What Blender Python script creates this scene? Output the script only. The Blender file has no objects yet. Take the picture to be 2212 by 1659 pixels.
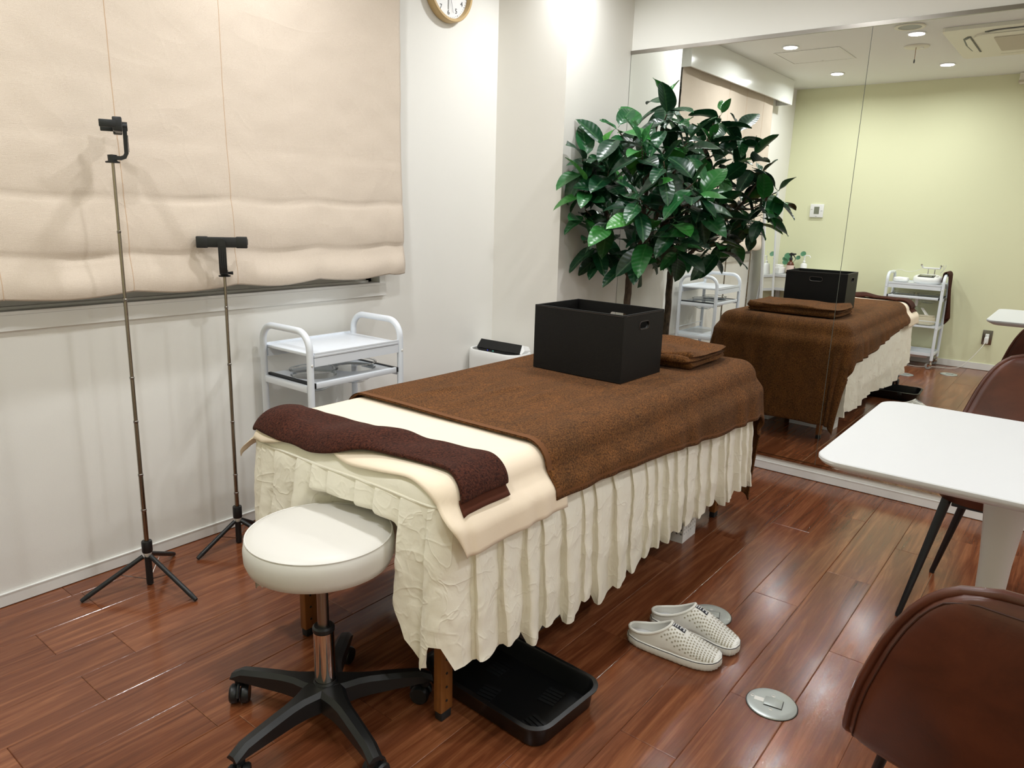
import bpy, bmesh, math, random
from mathutils import Vector, Matrix, noise
from math import pi, sin, cos, sqrt, radians

random.seed(7)
SC = bpy.context.scene
COL = SC.collection

# ------------------------------------------------------------------ camera
cam_d = bpy.data.cameras.new('camera')
cam_d.sensor_width = 36.0
cam_d.lens = 1572.61363 / 2212 * 36.0
cam_d.clip_start = 0.03
cam = bpy.data.objects.new('camera', cam_d)
COL.objects.link(cam)
RW = ((0.6218990083, -0.7825804864, 0.0284500566),
      (-0.1661282128, -0.1673473252, -0.9718005401),
      (0.7652731802, 0.5996354351, -0.2340818332))
rx, ry, rz = Vector(RW[0]), -Vector(RW[1]), -Vector(RW[2])
mw = Matrix(((rx.x, ry.x, rz.x, 0.0), (rx.y, ry.y, rz.y, 0.0), (rx.z, ry.z, rz.z, 1.235), (0, 0, 0, 1)))
cam.matrix_world = mw
SC.camera = cam

# ------------------------------------------------------------------ world, exposure
wd = bpy.data.worlds.new('world'); SC.world = wd
wd.use_nodes = True
wd.node_tree.nodes['Background'].inputs[0].default_value = (0.02, 0.025, 0.035, 1)
wd.node_tree.nodes['Background'].inputs[1].default_value = 0.3
SC.view_settings.view_transform = 'Standard'
SC.view_settings.look = 'None'
SC.view_settings.gamma = 1.0
SC.view_settings.use_curve_mapping = False
SC.view_settings.exposure = -1.12
SC.cycles.sample_clamp_indirect = 60.0     # lets the lamps glint in the varnished floor by way of the mirror
LAMP_W = 17.0
LAMP_COL = (0.96, 0.982, 1.0)

# ------------------------------------------------------------------ room constants
WY = 2.453      # window wall
MX = 3.523      # mirror wall
GX = -0.287     # green wall
RY = -2.3       # wall on the right, out of view
CZ = 2.389      # ceiling
LIGHTS = [(0.388, 1.917), (1.542, 1.920), (2.860, 1.900), (0.388, 1.125), (1.542, 1.130), (2.697, 1.127),
          (0.388, -0.75), (1.542, -0.75), (2.697, -0.75),  # unseen lamps, added to light the table side of the room
          (0.388, -1.60), (1.542, -1.60), (2.697, -1.60)]  # further unseen row, added to raise the ambient fill

# ------------------------------------------------------------------ helpers: nodes and materials
def S(r, g, b):
    def f(c):
        c /= 255.0
        return c / 12.92 if c <= 0.04045 else ((c + 0.055) / 1.055) ** 2.4
    return (f(r), f(g), f(b), 1.0)

MATS = {}
class NT:
    def __init__(s, name):
        s.m = bpy.data.materials.new(name); s.m.use_nodes = True
        s.t = s.m.node_tree; s.n = s.t.nodes; s.l = s.t.links
        s.p = s.n['Principled BSDF']
        MATS[name] = s.m
    def add(s, typ, **kw):
        nd = s.n.new(typ)
        for k, v in kw.items(): setattr(nd, k, v)
        return nd
    def link(s, a, b): s.l.new(a, b)
    def coord(s, scale=(1, 1, 1), rand=False, kind='Object'):
        tc = s.add('ShaderNodeTexCoord')
        mp = s.add('ShaderNodeMapping'); mp.inputs['Scale'].default_value = scale
        if rand:
            oi = s.add('ShaderNodeObjectInfo')
            mu = s.add('ShaderNodeVectorMath', operation='MULTIPLY_ADD')
            s.link(oi.outputs['Random'], mu.inputs[0]); mu.inputs[1].default_value = (37.0, 91.0, 53.0)
            s.link(tc.outputs[kind], mu.inputs[2]); s.link(mu.outputs[0], mp.inputs['Vector'])
        else:
            s.link(tc.outputs[kind], mp.inputs['Vector'])
        return mp.outputs[0]
    def noise(s, vec, scale, detail=4, rough=0.55, dist=0.0):
        nd = s.add('ShaderNodeTexNoise')
        nd.inputs['Scale'].default_value = scale; nd.inputs['Detail'].default_value = detail
        nd.inputs['Roughness'].default_value = rough; nd.inputs['Distortion'].default_value = dist
        s.link(vec, nd.inputs['Vector']); return nd.outputs['Fac']
    def ramp(s, fac, stops):
        nd = s.add('ShaderNodeValToRGB'); e = nd.color_ramp.elements
        while len(e) < len(stops): e.new(0.5)
        for i, (p, c) in enumerate(stops): e[i].position = p; e[i].color = c
        s.link(fac, nd.inputs[0]); return nd.outputs[0]
    def mix(s, fac, a, b, mode='MIX'):
        nd = s.add('ShaderNodeMix', data_type='RGBA', blend_type=mode)
        for i, v in ((0, fac), (6, a), (7, b)):
            if hasattr(v, 'links') or hasattr(v, 'is_linked'): s.link(v, nd.inputs[i])
            else: nd.inputs[i].default_value = v
        return nd.outputs[2]
    def math(s, op, a, b=0.0):
        nd = s.add('ShaderNodeMath', operation=op)
        for i, v in ((0, a), (1, b)):
            if hasattr(v, 'is_linked'): s.link(v, nd.inputs[i])
            else: nd.inputs[i].default_value = v
        return nd.outputs[0]
    def bump(s, h, strength=0.3, dist=0.002, prev=None):
        nd = s.add('ShaderNodeBump'); nd.inputs['Strength'].default_value = strength
        nd.inputs['Distance'].default_value = dist
        s.link(h, nd.inputs['Height'])
        if prev is not None: s.link(prev, nd.inputs['Normal'])
        s.link(nd.outputs[0], s.p.inputs['Normal']); return nd.outputs[0]
    def col(s, c):
        if hasattr(c, 'is_linked'): s.link(c, s.p.inputs['Base Color'])
        else: s.p.inputs['Base Color'].default_value = c
        return s
    def set(s, **kw):
        for k, v in kw.items(): s.p.inputs[k.replace('_', ' ')].default_value = v
        return s

def simple(name, c, rough=0.5, metal=0.0, bump=None, **kw):
    t = NT(name).col(c); t.set(Roughness=rough, Metallic=metal)
    if kw: t.set(**kw)
    if bump:
        t.bump(t.noise(t.coord(), bump[0], 3), bump[1], bump[2])
    return t.m

def mat_wall(name, c, c2):
    t = NT(name)
    v = t.coord()
    t.col(t.mix(t.noise(v, 1.3, 3), c, c2))
    t.set(Roughness=0.72)
    t.bump(t.noise(v, 420, 4, 0.6), 0.16, 0.0012)
mat_wall('wall_white', S(236, 234, 228), S(233, 231, 225))
mat_wall('wall_column', S(234, 230, 223), S(231, 228, 221))
mat_wall('wall_green', S(228, 228, 192), S(224, 225, 189))
mat_wall('ceiling', S(236, 237, 234), S(233, 234, 231))
simple('trim_white', S(232, 231, 227), 0.4)
simple('gloss_white', S(234, 235, 230), 0.12)
simple('enamel', S(226, 231, 238), 0.28)
simple('plastic_white', S(236, 236, 234), 0.35)
simple('table_white', S(212, 213, 215), 0.35)
simple('plastic_cream', S(226, 222, 206), 0.4)
simple('grille_cream', S(196, 188, 168), 0.6)
simple('grey_plastic', S(150, 152, 150), 0.45)
simple('black_plastic', S(22, 24, 26), 0.42, bump=(700, 0.12, 0.0006))
simple('tray_black', S(15, 16, 17), 0.33)
simple('black_gloss', S(8, 9, 11), 0.12)
simple('black_metal', S(18, 22, 26), 0.38)
simple('rubber', S(28, 28, 29), 0.6)
simple('chrome', S(215, 212, 208), 0.08, 1.0)
simple('brushed_steel', S(150, 145, 138), 0.28, 1.0)
simple('pole_steel', S(150, 140, 126), 0.22, 1.0)
simple('alu', S(222, 220, 215), 0.45)
simple('alu_dark', S(186, 184, 180), 0.5)
simple('cover_metal', S(186, 192, 190), 0.33, 0.55, bump=(60, 0.05, 0.001))
simple('screen_dark', S(30, 32, 36), 0.15)
simple('screen_grey', S(120, 124, 108), 0.25)
simple('oak', S(196, 166, 116), 0.45, bump=(40, 0.1, 0.001))
simple('clock_face', S(240, 240, 240), 0.4)
simple('ink', S(36, 38, 44), 0.5)
simple('cord_white', S(228, 226, 218), 0.5)
simple('amber', S(92, 44, 22), 0.12)
simple('label_pink', S(226, 200, 190), 0.6)
simple('tissue', S(242, 241, 238), 0.8, bump=(60, 0.4, 0.004))
simple('clog_white', S(236, 235, 229), 0.48, bump=(300, 0.05, 0.0005))
simple('clog_hole', S(168, 162, 145), 0.8)
simple('clog_line', S(26, 28, 44), 0.5)
simple('night_glass', S(182, 182, 179), 0.15)
simple('pouch', S(214, 204, 178), 0.75, bump=(120, 0.3, 0.002))
simple('mirror_edge', S(92, 96, 88), 0.3)
simple('seat_white', S(216, 213, 207), 0.42)
simple('gap_dark', S(30, 26, 22), 0.9)
simple('led_blue', S(60, 70, 200), 0.4)
simple('led_green', S(60, 170, 150), 0.4)
MATS['led_blue'].node_tree.nodes['Principled BSDF'].inputs['Emission Color'].default_value = S(70, 80, 255)
MATS['led_blue'].node_tree.nodes['Principled BSDF'].inputs['Emission Strength'].default_value = 1.5
MATS['led_green'].node_tree.nodes['Principled BSDF'].inputs['Emission Color'].default_value = S(90, 220, 190)
MATS['led_green'].node_tree.nodes['Principled BSDF'].inputs['Emission Strength'].default_value = 0.8

t = NT('lamp_lens'); t.col(S(250, 250, 245))
t.p.inputs['Emission Color'].default_value = (1.0, 0.97, 0.92, 1); t.p.inputs['Emission Strength'].default_value = 14.0

t = NT('mirror'); t.col((0.925, 0.95, 0.92, 1)); t.set(Metallic=1.0, Roughness=0.0)
t = NT('mirror_small'); t.col((0.9, 0.91, 0.9, 1)); t.set(Metallic=1.0, Roughness=0.0)
t = NT('clear_plastic'); t.col((0.93, 0.95, 0.96, 1)); t.set(Roughness=0.06, IOR=1.2); t.p.inputs['Transmission Weight'].default_value = 1.0

# floor wood, along X of each plank
t = NT('floor_wood')
v = t.coord((0.7, 10.0, 10.0), rand=True)
n1 = t.noise(v, 2.2, 6, 0.6, 1.6)
v2 = t.coord((3.0, 55.0, 55.0), rand=True)
n2 = t.noise(v2, 3.0, 5, 0.65, 0.4)
c1 = t.ramp(n1, [(0.22, S(88, 46, 26)), (0.48, S(120, 68, 42)), (0.62, S(142, 87, 56)), (0.80, S(164, 109, 74))])
c2 = t.ramp(n2, [(0.3, (0.70, 0.66, 0.62, 1)), (0.6, (1.0, 1.0, 1.0, 1))])
c3 = t.mix(0.75, c1, c2, 'MULTIPLY')
oi = t.add('ShaderNodeObjectInfo')
tone = t.ramp(oi.outputs['Random'], [(0.0, (0.86, 0.83, 0.80, 1)), (0.5, (1.0, 1.0, 1.0, 1)), (1.0, (1.10, 1.13, 1.14, 1))])
t.col(t.mix(1.0, c3, tone, 'MULTIPLY'))
vw = t.coord((1, 1, 1))
t.set(Roughness=0.27, IOR=1.55)
t.link(t.ramp(t.noise(vw, 260, 3), [(0.3, (0.10, 0.10, 0.10, 1)), (0.7, (0.24, 0.24, 0.24, 1))]), t.p.inputs['Roughness'])
b0 = t.bump(n2, 0.10, 0.0006)
t.bump(t.noise(t.coord((0.5, 1.0, 1.0)), 240, 2, 0.5), 0.22, 0.0007, b0)
simple('floor_gap', S(60, 34, 24), 0.8)

def mat_cloth(name, c, c2, fuzz, fstr, sheen=0.3, crease=None, weave=None, nap=None):
    t = NT(name)
    v = t.coord()
    f = t.noise(v, fuzz, 4, 0.7)
    cc = t.mix(t.ramp(f, [(0.35, (0, 0, 0, 1)), (0.65, (1, 1, 1, 1))]), c, c2)
    if nap:
        cc = t.mix(t.ramp(t.noise(t.coord((1.0, 2.2, 1.0)), 7, 4, 0.6, 1.2), [(0.35, (0, 0, 0, 1)), (0.70, (1, 1, 1, 1))]), cc, t.mix(1.0, cc, nap, 'MULTIPLY'))
    t.col(cc)
    t.set(Roughness=0.95)
    t.p.inputs['Sheen Weight'].default_value = sheen
    t.p.inputs['Sheen Roughness'].default_value = 0.5
    t.p.inputs['Specular IOR Level'].default_value = 0.15
    b = t.bump(f, fstr, 0.004)
    if weave:
        vv = t.coord(weave); b = t.bump(t.noise(vv, 60, 2), 0.25, 0.0015, b)
    if crease:
        sc, st, di = crease
        nz = t.add('ShaderNodeTexNoise'); nz.inputs['Scale'].default_value = sc * 0.5; t.link(v, nz.inputs['Vector'])
        va = t.add('ShaderNodeVectorMath', operation='MULTIPLY_ADD')
        t.link(nz.outputs['Color'], va.inputs[0]); va.inputs[1].default_value = (0.16, 0.16, 0.16); t.link(v, va.inputs[2])
        def ridge(scale, stretch, off):
            mp = t.add('ShaderNodeMapping'); mp.inputs['Scale'].default_value = stretch; mp.inputs['Location'].default_value = (off, off, off); mp.inputs['Rotation'].default_value = (0.5, 0.4, 0.6)
            t.link(va.outputs[0], mp.inputs['Vector'])
            n_ = t.noise(mp.outputs[0], scale, 2, 0.5, 0.6)
            return t.ramp(t.math('ABSOLUTE', t.math('SUBTRACT', n_, 0.5)), [(0.0, (1, 1, 1, 1)), (0.035, (0.35, 0.35, 0.35, 1)), (0.12, (0, 0, 0, 1))])
        h = t.mix(0.5, ridge(sc, (1.0, 1.0, 1.6), 0.0), ridge(sc * 1.7, (1.5, 1.2, 0.8), 7.0))
        b = t.bump(h, st, di, b)
        t.bump(t.noise(v, sc * 2.2, 3, 0.5, 0.8), st * 0.8, di * 1.2, b)
    return t.m
mat_cloth('blanket_brown', S(52, 30, 12), S(116, 76, 39), 210, 1.0, 0.04, nap=(1.45, 1.36, 1.22, 1))
mat_cloth('blanket_hem', S(104, 66, 38), S(112, 72, 42), 900, 0.2, 0.05)
mat_cloth('towel_dark', S(30, 11, 7), S(82, 43, 30), 200, 1.0, 0.03, nap=(1.3, 1.25, 1.2, 1))
mat_cloth('towel_dark_hem', S(74, 38, 26), S(84, 46, 32), 900, 0.2, 0.04)
mat_cloth('cotton_cream', S(239, 233, 218), S(242, 237, 223), 700, 0.12, 0.10, (6.5, 0.42, 0.006))
mat_cloth('cotton_smooth', S(239, 233, 217), S(242, 237, 222), 700, 0.12, 0.15, (6.0, 0.2, 0.004))
mat_cloth('sheet_beige', S(234, 217, 194), S(237, 221, 200), 900, 0.08, 0.1, (2.5, 0.15, 0.004))
mat_cloth('blind_fabric', S(209, 193, 176), S(221, 208, 193), 600, 0.25, 0.1, (2.2, 0.14, 0.006), (1.0, 1.0, 9.0))
simple('blind_seam', S(206, 176, 148), 0.9)
mat_cloth('felt_brown', S(60, 42, 36), S(68, 50, 42), 300, 0.4, 0.2)
t = NT('leatherette'); v = t.coord(); t.col(S(10, 9, 8)); t.set(Roughness=0.55); t.p.inputs['Specular IOR Level'].default_value = 0.3
t.bump(t.noise(t.coord((1.0, 1.0, 2.2)), 190, 4, 0.6, 0.5), 0.35, 0.0012)
simple('leatherette_edge', S(58, 46, 40), 0.55)
t = NT('leather_brown'); v = t.coord()
t.col(t.ramp(t.noise(v, 7, 5, 0.6, 0.6), [(0.3, S(60, 28, 18)), (0.55, S(82, 40, 26)), (0.75, S(96, 50, 33))]))
t.set(Roughness=0.36); t.bump(t.noise(v, 260, 3), 0.12, 0.001)
simple('leather_seam', S(56, 26, 17), 0.6)
t = NT('leg_wood'); v = t.coord((14, 14, 1.2))
t.col(t.ramp(t.noise(v, 3, 4, 0.6, 0.6), [(0.3, S(112, 66, 30)), (0.7, S(150, 96, 48))])); t.set(Roughness=0.4)
t = NT('bark'); v = t.coord((1, 1, 0.35))
n = t.noise(v, 90, 5, 0.7)
t.col(t.ramp(n, [(0.3, S(42, 32, 25)), (0.7, S(98, 80, 62))])); t.set(Roughness=0.85); t.bump(n, 0.8, 0.006)

t = NT('leaf'); oi = t.add('ShaderNodeObjectInfo')
tc = t.add('ShaderNodeTexCoord'); sx = t.add('ShaderNodeSeparateXYZ'); t.link(tc.outputs['Object'], sx.inputs[0])
ay = t.math('ABSOLUTE', sx.outputs['Y'])
tone = t.ramp(oi.outputs['Random'], [(0.0, S(12, 48, 28)), (0.5, S(18, 66, 36)), (0.8, S(28, 86, 42)), (0.93, S(48, 122, 48)), (1.0, S(76, 150, 56))])
rib = t.ramp(t.math('MULTIPLY', ay, 1.0), [(0.0, (1, 1, 1, 1)), (0.004, (0, 0, 0, 1))])
c = t.mix(0.25, tone, S(120, 170, 110)); c = t.mix(rib, tone, c)
nz = t.noise(t.coord(), 40, 3); t.col(t.mix(t.math('MULTIPLY', nz, 0.35), c, S(10, 34, 22)))
t.set(Roughness=0.33)
wv = t.math('SINE', t.math('MULTIPLY', t.math('ADD', sx.outputs['X'], t.math('MULTIPLY', ay, -0.55)), 300.0))
t.bump(wv, 0.28, 0.0012)
t.p.inputs['Subsurface Weight'].default_value = 0.0
simple('leaf_small', S(72, 128, 92), 0.45)
simple('pot_dark', S(60, 52, 46), 0.6)
simple('soil', S(40, 30, 24), 0.95)

# ------------------------------------------------------------------ helpers: meshes
class MB:
    def __init__(s): s.v = []; s.f = []
    def add(s, vs, fs):
        o = len(s.v); s.v += [tuple(p) for p in vs]; s.f += [tuple(i + o for i in f) for f in fs]; return s
    def box(s, c, d):
        x, y, z = c; a, b, e = d[0] / 2, d[1] / 2, d[2] / 2
        vs = [(x + i * a, y + j * b, z + k * e) for k in (-1, 1) for j in (-1, 1) for i in (-1, 1)]
        return s.add(vs, [(0, 2, 3, 1), (4, 5, 7, 6), (0, 1, 5, 4), (2, 6, 7, 3), (0, 4, 6, 2), (1, 3, 7, 5)])
    def lim(s, x0, x1, y0, y1, z0, z1):
        return s.box(((x0 + x1) / 2, (y0 + y1) / 2, (z0 + z1) / 2), (x1 - x0, y1 - y0, z1 - z0))
    def rbox(s, c, d, r=0.01, seg=3, mat=None):
        bm = bmesh.new(); bmesh.ops.create_cube(bm, size=1.0)
        for vt in bm.verts: vt.co = Vector((vt.co.x * d[0], vt.co.y * d[1], vt.co.z * d[2]))
        bmesh.ops.bevel(bm, geom=bm.edges[:] , offset=r, segments=seg, profile=0.5, affect='EDGES')
        if mat is None: mat = Matrix.Identity(4)
        bm.verts.ensure_lookup_table()
        vs = [mat @ (vt.co) + Vector(c) for vt in bm.verts]
        fs = [[vt.index for vt in f.verts] for f in bm.faces]
        bm.free(); return s.add(vs, fs)
    def tube(s, pts, r, n=8, closed=False, caps=True):
        P = [Vector(p) for p in pts]; m = len(P)
        rr = r if isinstance(r, (list, tuple)) else [r] * m
        T = []
        for i in range(m):
            if closed: d = P[(i + 1) % m] - P[i - 1]
            else: d = P[min(i + 1, m - 1)] - P[max(i - 1, 0)]
            T.append(d.normalized() if d.length > 1e-9 else Vector((0, 0, 1)))
        up = Vector((0, 0, 1)) if abs(T[0].z) < 0.9 else Vector((1, 0, 0))
        N = (up - T[0] * up.dot(T[0])).normalized(); vs = []
        for i in range(m):
            N = N - T[i] * N.dot(T[i])
            N = N.normalized() if N.length > 1e-6 else T[i].orthogonal().normalized()
            B = T[i].cross(N)
            for k in range(n):
                a = 2 * pi * k / n
                vs.append(P[i] + (N * cos(a) + B * sin(a)) * rr[i])
        fs = []
        for i in range(m if closed else m - 1):
            j = (i + 1) % m
            for k in range(n):
                k2 = (k + 1) % n
                fs.append((i * n + k, i * n + k2, j * n + k2, j * n + k))
        if caps and not closed:
            fs.append(tuple(range(n - 1, -1, -1))); fs.append(tuple((m - 1) * n + k for k in range(n)))
        return s.add(vs, fs)
    def lathe(s, prof, n=32, c=(0, 0, 0), mat=None, sx=1.0, sy=1.0):
        vs = []; fs = []; m = len(prof)
        for r, z in prof:
            for k in range(n):
                a = 2 * pi * k / n; p = Vector((r * cos(a) * sx, r * sin(a) * sy, z))
                if mat is not None: p = mat @ p
                vs.append(p + Vector(c))
        for i in range(m - 1):
            for k in range(n):
                k2 = (k + 1) % n
                fs.append((i * n + k, i * n + k2, (i + 1) * n + k2, (i + 1) * n + k))
        if prof[0][0] > 1e-6: fs.append(tuple(range(n - 1, -1, -1)))
        if prof[-1][0] > 1e-6: fs.append(tuple((m - 1) * n + k for k in range(n)))
        return s.add(vs, fs)
    def grid(s, fn, nu, nv, closed_u=False):
        vs = [fn(i, j) for j in range(nv) for i in range(nu)]; fs = []
        for j in range(nv - 1):
            for i in range(nu if closed_u else nu - 1):
                i2 = (i + 1) % nu
                fs.append((j * nu + i, j * nu + i2, (j + 1) * nu + i2, (j + 1) * nu + i))
        return s.add(vs, fs)
    def prism(s, poly, z0, z1, mat=None):
        n = len(poly); vs = [Vector((x, y, z0)) for x, y in poly] + [Vector((x, y, z1)) for x, y in poly]
        if mat is not None: vs = [mat @ p for p in vs]
        fs = [tuple(range(n - 1, -1, -1)), tuple(range(n, 2 * n))] + [(i, (i + 1) % n, (i + 1) % n + n, i + n) for i in range(n)]
        return s.add(vs, fs)
    def ball(s, c, r, n=12, sc=(1, 1, 1)):
        prof = [(r * sin(pi * i / n), -r * cos(pi * i / n)) for i in range(n + 1)]
        prof[0] = (1e-5, -r); prof[-1] = (1e-5, r)
        m = Matrix.Diagonal(Vector(sc)).to_4x4()
        return s.lathe(prof, n * 2, c, m)
    def mesh(s, name, ang=40, recalc=True):
        me = bpy.data.meshes.new(name); me.from_pydata(s.v, [], s.f)
        if recalc:
            bm = bmesh.new(); bm.from_mesh(me)
            bmesh.ops.remove_doubles(bm, verts=bm.verts[:], dist=1e-6)
            bmesh.ops.recalc_face_normals(bm, faces=bm.faces[:]); bm.to_mesh(me); bm.free()
        if ang:
            me.polygons.foreach_set('use_smooth', [True] * len(me.polygons))
            me.set_sharp_from_angle(angle=radians(ang))
        return me

def rootmat(p):
    while p.parent: p = p.parent
    return p.matrix_basis
def obj(name, mb, mat, parent=None, ang=40, world=False, recalc=True):
    """one mesh object; with parent its vertices are in the root's frame (world=True: given in world space)"""
    me = mb if isinstance(mb, bpy.types.Mesh) else mb.mesh(name, ang, recalc)
    if mat: 
        if not me.materials: me.materials.append(MATS[mat])
    o = bpy.data.objects.new(name, me); COL.objects.link(o)
    if parent:
        if world: me.transform(rootmat(parent).inverted())
        o.parent = parent
    return o
def tag(o, label=None, cat=None, group=None, kind=None):
    if label: o['label'] = label
    if cat: o['category'] = cat
    if group: o['group'] = group
    if kind: o['kind'] = kind
    return o
def rebase(o):
    """origin of a single-mesh thing at the middle of its base"""
    v = [p.co for p in o.data.vertices]
    c = Vector(((min(p.x for p in v) + max(p.x for p in v)) / 2, (min(p.y for p in v) + max(p.y for p in v)) / 2, min(p.z for p in v)))
    o.data.transform(Matrix.Translation(-c)); o.location = c; return o
def thing(name, label, cat, loc=(0, 0, 0), rz=0.0, group=None):
    o = bpy.data.objects.new(name, None); COL.objects.link(o)
    o.empty_display_size = 0.1
    o.location = loc; o.rotation_euler = (0, 0, rz)
    o.matrix_basis = Matrix.Translation(loc) @ Matrix.Rotation(rz, 4, 'Z')
    return tag(o, label, cat, group)
def single(name, mb, mat, label, cat, group=None, ang=40):
    o = obj(name, mb, mat, None, ang); rebase(o); return tag(o, label, cat, group)
def struct(name, mb, mat, ang=40):
    return tag(obj(name, mb, mat, None, ang), kind='structure')
def copy_tree(o, parent=None):
    c = o.copy(); COL.objects.link(c); c.parent = parent
    for ch in list(o.children): copy_tree(ch, c)
    return c
def text_mb(txt, size, mat, align='CENTER'):
    cu = bpy.data.curves.new('txt', 'FONT'); cu.body = txt; cu.size = size
    cu.align_x = align; cu.align_y = 'CENTER'; cu.extrude = 0.0004; cu.resolution_u = 3
    o = bpy.data.objects.new('txt', cu); COL.objects.link(o)
    dg = bpy.context.evaluated_depsgraph_get(); e = o.evaluated_get(dg); me = e.to_mesh()
    b = MB(); b.add([mat @ v.co for v in me.vertices], [tuple(p.vertices) for p in me.polygons])
    e.to_mesh_clear(); bpy.data.objects.remove(o); bpy.data.curves.remove(cu); return b
def arc(c, r, a0, a1, n, u, w):
    u = Vector(u); w = Vector(w); c = Vector(c)
    return [c + (u * cos(a0 + (a1 - a0) * i / n) + w * sin(a0 + (a1 - a0) * i / n)) * r for i in range(n + 1)]
def rrect(hx, hy, r, n=6):
    p = []
    for cx_, cy_, a in ((hx - r, hy - r, 0), (-hx + r, hy - r, pi / 2), (-hx + r, -hy + r, pi), (hx - r, -hy + r, 1.5 * pi)):
        for i in range(n + 1): p.append((cx_ + r * cos(a + pi / 2 * i / n), cy_ + r * sin(a + pi / 2 * i / n)))
    return p
def fn(x, y, z): return noise.noise(Vector((x, y, z)))
def sstep(a, b, x):
    t_ = min(1.0, max(0.0, (x - a) / (b - a))); return t_ * t_ * (3 - 2 * t_)

# ================================================================== THE SETTING
# floor with separate planks
fl = struct('floor', MB().lim(GX - 0.05, MX + 0.05, RY - 0.05, WY + 0.05, -0.06, -0.0045), 'floor_gap')
PW, PL, Y0 = 0.1497, 0.886, 0.8715
joint = {-2: 2.277, -3: 2.598, -4: 2.084, -1: 2.891, 0: 2.627, 1: 3.156, 2: 1.054, 3: 0.821, 10: 0.79, -5: 3.22}
plank_cache = {}
def plank_mesh(lx, ly):
    k = (round(lx, 4), round(ly, 4))
    if k not in plank_cache:
        b = 0.0016; hx, hy = lx / 2 - 0.0003, ly / 2 - 0.0003; z0, z1 = -0.0055, 0.0
        vs = [(i * hx, j * hy, z0) for j in (-1, 1) for i in (-1, 1)] + [(i * hx, j * hy, z1 - 0.0011) for j in (-1, 1) for i in (-1, 1)] + \
             [(i * (hx - b), j * (hy - b), z1) for j in (-1, 1) for i in (-1, 1)]
        fs = []
        for o_ in (0, 4):
            fs += [(o_, o_ + 1, o_ + 5, o_ + 4), (o_ + 1, o_ + 3, o_ + 7, o_ + 5), (o_ + 3, o_ + 2, o_ + 6, o_ + 7), (o_ + 2, o_, o_ + 4, o_ + 6)]
        fs.append((8, 9, 11, 10))
        me = bpy.data.meshes.new('plank'); me.from_pydata(vs, [], fs); me.materials.append(MATS['floor_wood'])
        plank_cache[k] = me
    return plank_cache[k]
rnd = random.Random(3)
for r_ in range(-22, 12):
    ya, yb = max(RY, Y0 + r_ * PW), min(WY, Y0 + (r_ + 1) * PW)
    if yb - ya < 0.01: continue
    j0 = joint.get(r_, rnd.uniform(0, PL))
    xs = [GX]; k = math.ceil((GX + 0.02 - j0) / PL)
    while j0 + k * PL < MX - 0.02: xs.append(j0 + k * PL); k += 1
    xs.append(MX)
    for xa, xb in zip(xs, xs[1:]):
        o = bpy.data.objects.new('plank', plank_mesh(xb - xa, yb - ya)); COL.objects.link(o)
        o.parent = fl; o.location = ((xa + xb) / 2, (ya + yb) / 2, 0.0)

# walls
OX0, OX1, OZ0, OZ1 = 0.50, 2.155, 0.90, 2.12       # window opening
w = MB()
w.lim(GX - 0.1, OX0, WY, WY + 0.12, -0.05, CZ + 0.1); w.lim(OX1, MX + 0.1, WY, WY + 0.12, -0.05, CZ + 0.1)
w.lim(OX0, OX1, WY, WY + 0.12, -0.05, OZ0); w.lim(OX0, OX1, WY, WY + 0.12, OZ1, CZ + 0.1)
struct('wall_left', w, 'wall_white')
struct('wall_far', MB().lim(MX, MX + 0.1, RY - 0.1, WY, -0.05, CZ + 0.1), 'wall_white')
struct('wall_rear', MB().lim(GX - 0.1, GX, RY - 0.1, WY, -0.05, CZ + 0.1), 'wall_green')
struct('wall_right', MB().lim(GX - 0.1, MX + 0.1, RY - 0.1, RY, -0.05, CZ + 0.1), 'wall_white')
struct('ceiling', MB().lim(GX - 0.1, MX + 0.1, RY - 0.1, WY + 0.1, CZ, CZ + 0.1), 'ceiling')
CX0, CY0 = 2.943, 2.043
struct('wall_column', MB().lim(CX0, MX, CY0, WY, 0, CZ), 'wall_column')

def baseboard(name, b): struct(name, b, 'trim_white')
b = MB(); b.lim(GX, CX0, WY - 0.007, WY, 0.003, 0.042); b.lim(GX, CX0, WY - 0.0085, WY, 0.040, 0.0435); baseboard('baseboard_left', b)
b = MB(); b.lim(MX - 0.009, MX, RY, CY0, 0.003, 0.042); b.lim(MX - 0.0105, MX, RY, CY0, 0.040, 0.0435); baseboard('baseboard_far', b)
b = MB(); b.lim(GX, GX + 0.008, RY, WY - 0.009, 0.003, 0.058); baseboard('baseboard_rear', b)
b = MB(); b.lim(CX0 - 0.007, CX0, CY0 - 0.007, WY - 0.009, 0.003, 0.042); b.lim(CX0 - 0.007, MX - 0.011, CY0 - 0.007, CY0, 0.003, 0.042); baseboard('baseboard_column', b)
b = MB(); b.lim(GX + 0.009, MX - 0.011, RY, RY + 0.008, 0.003, 0.042); baseboard('baseboard_right', b)

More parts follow.
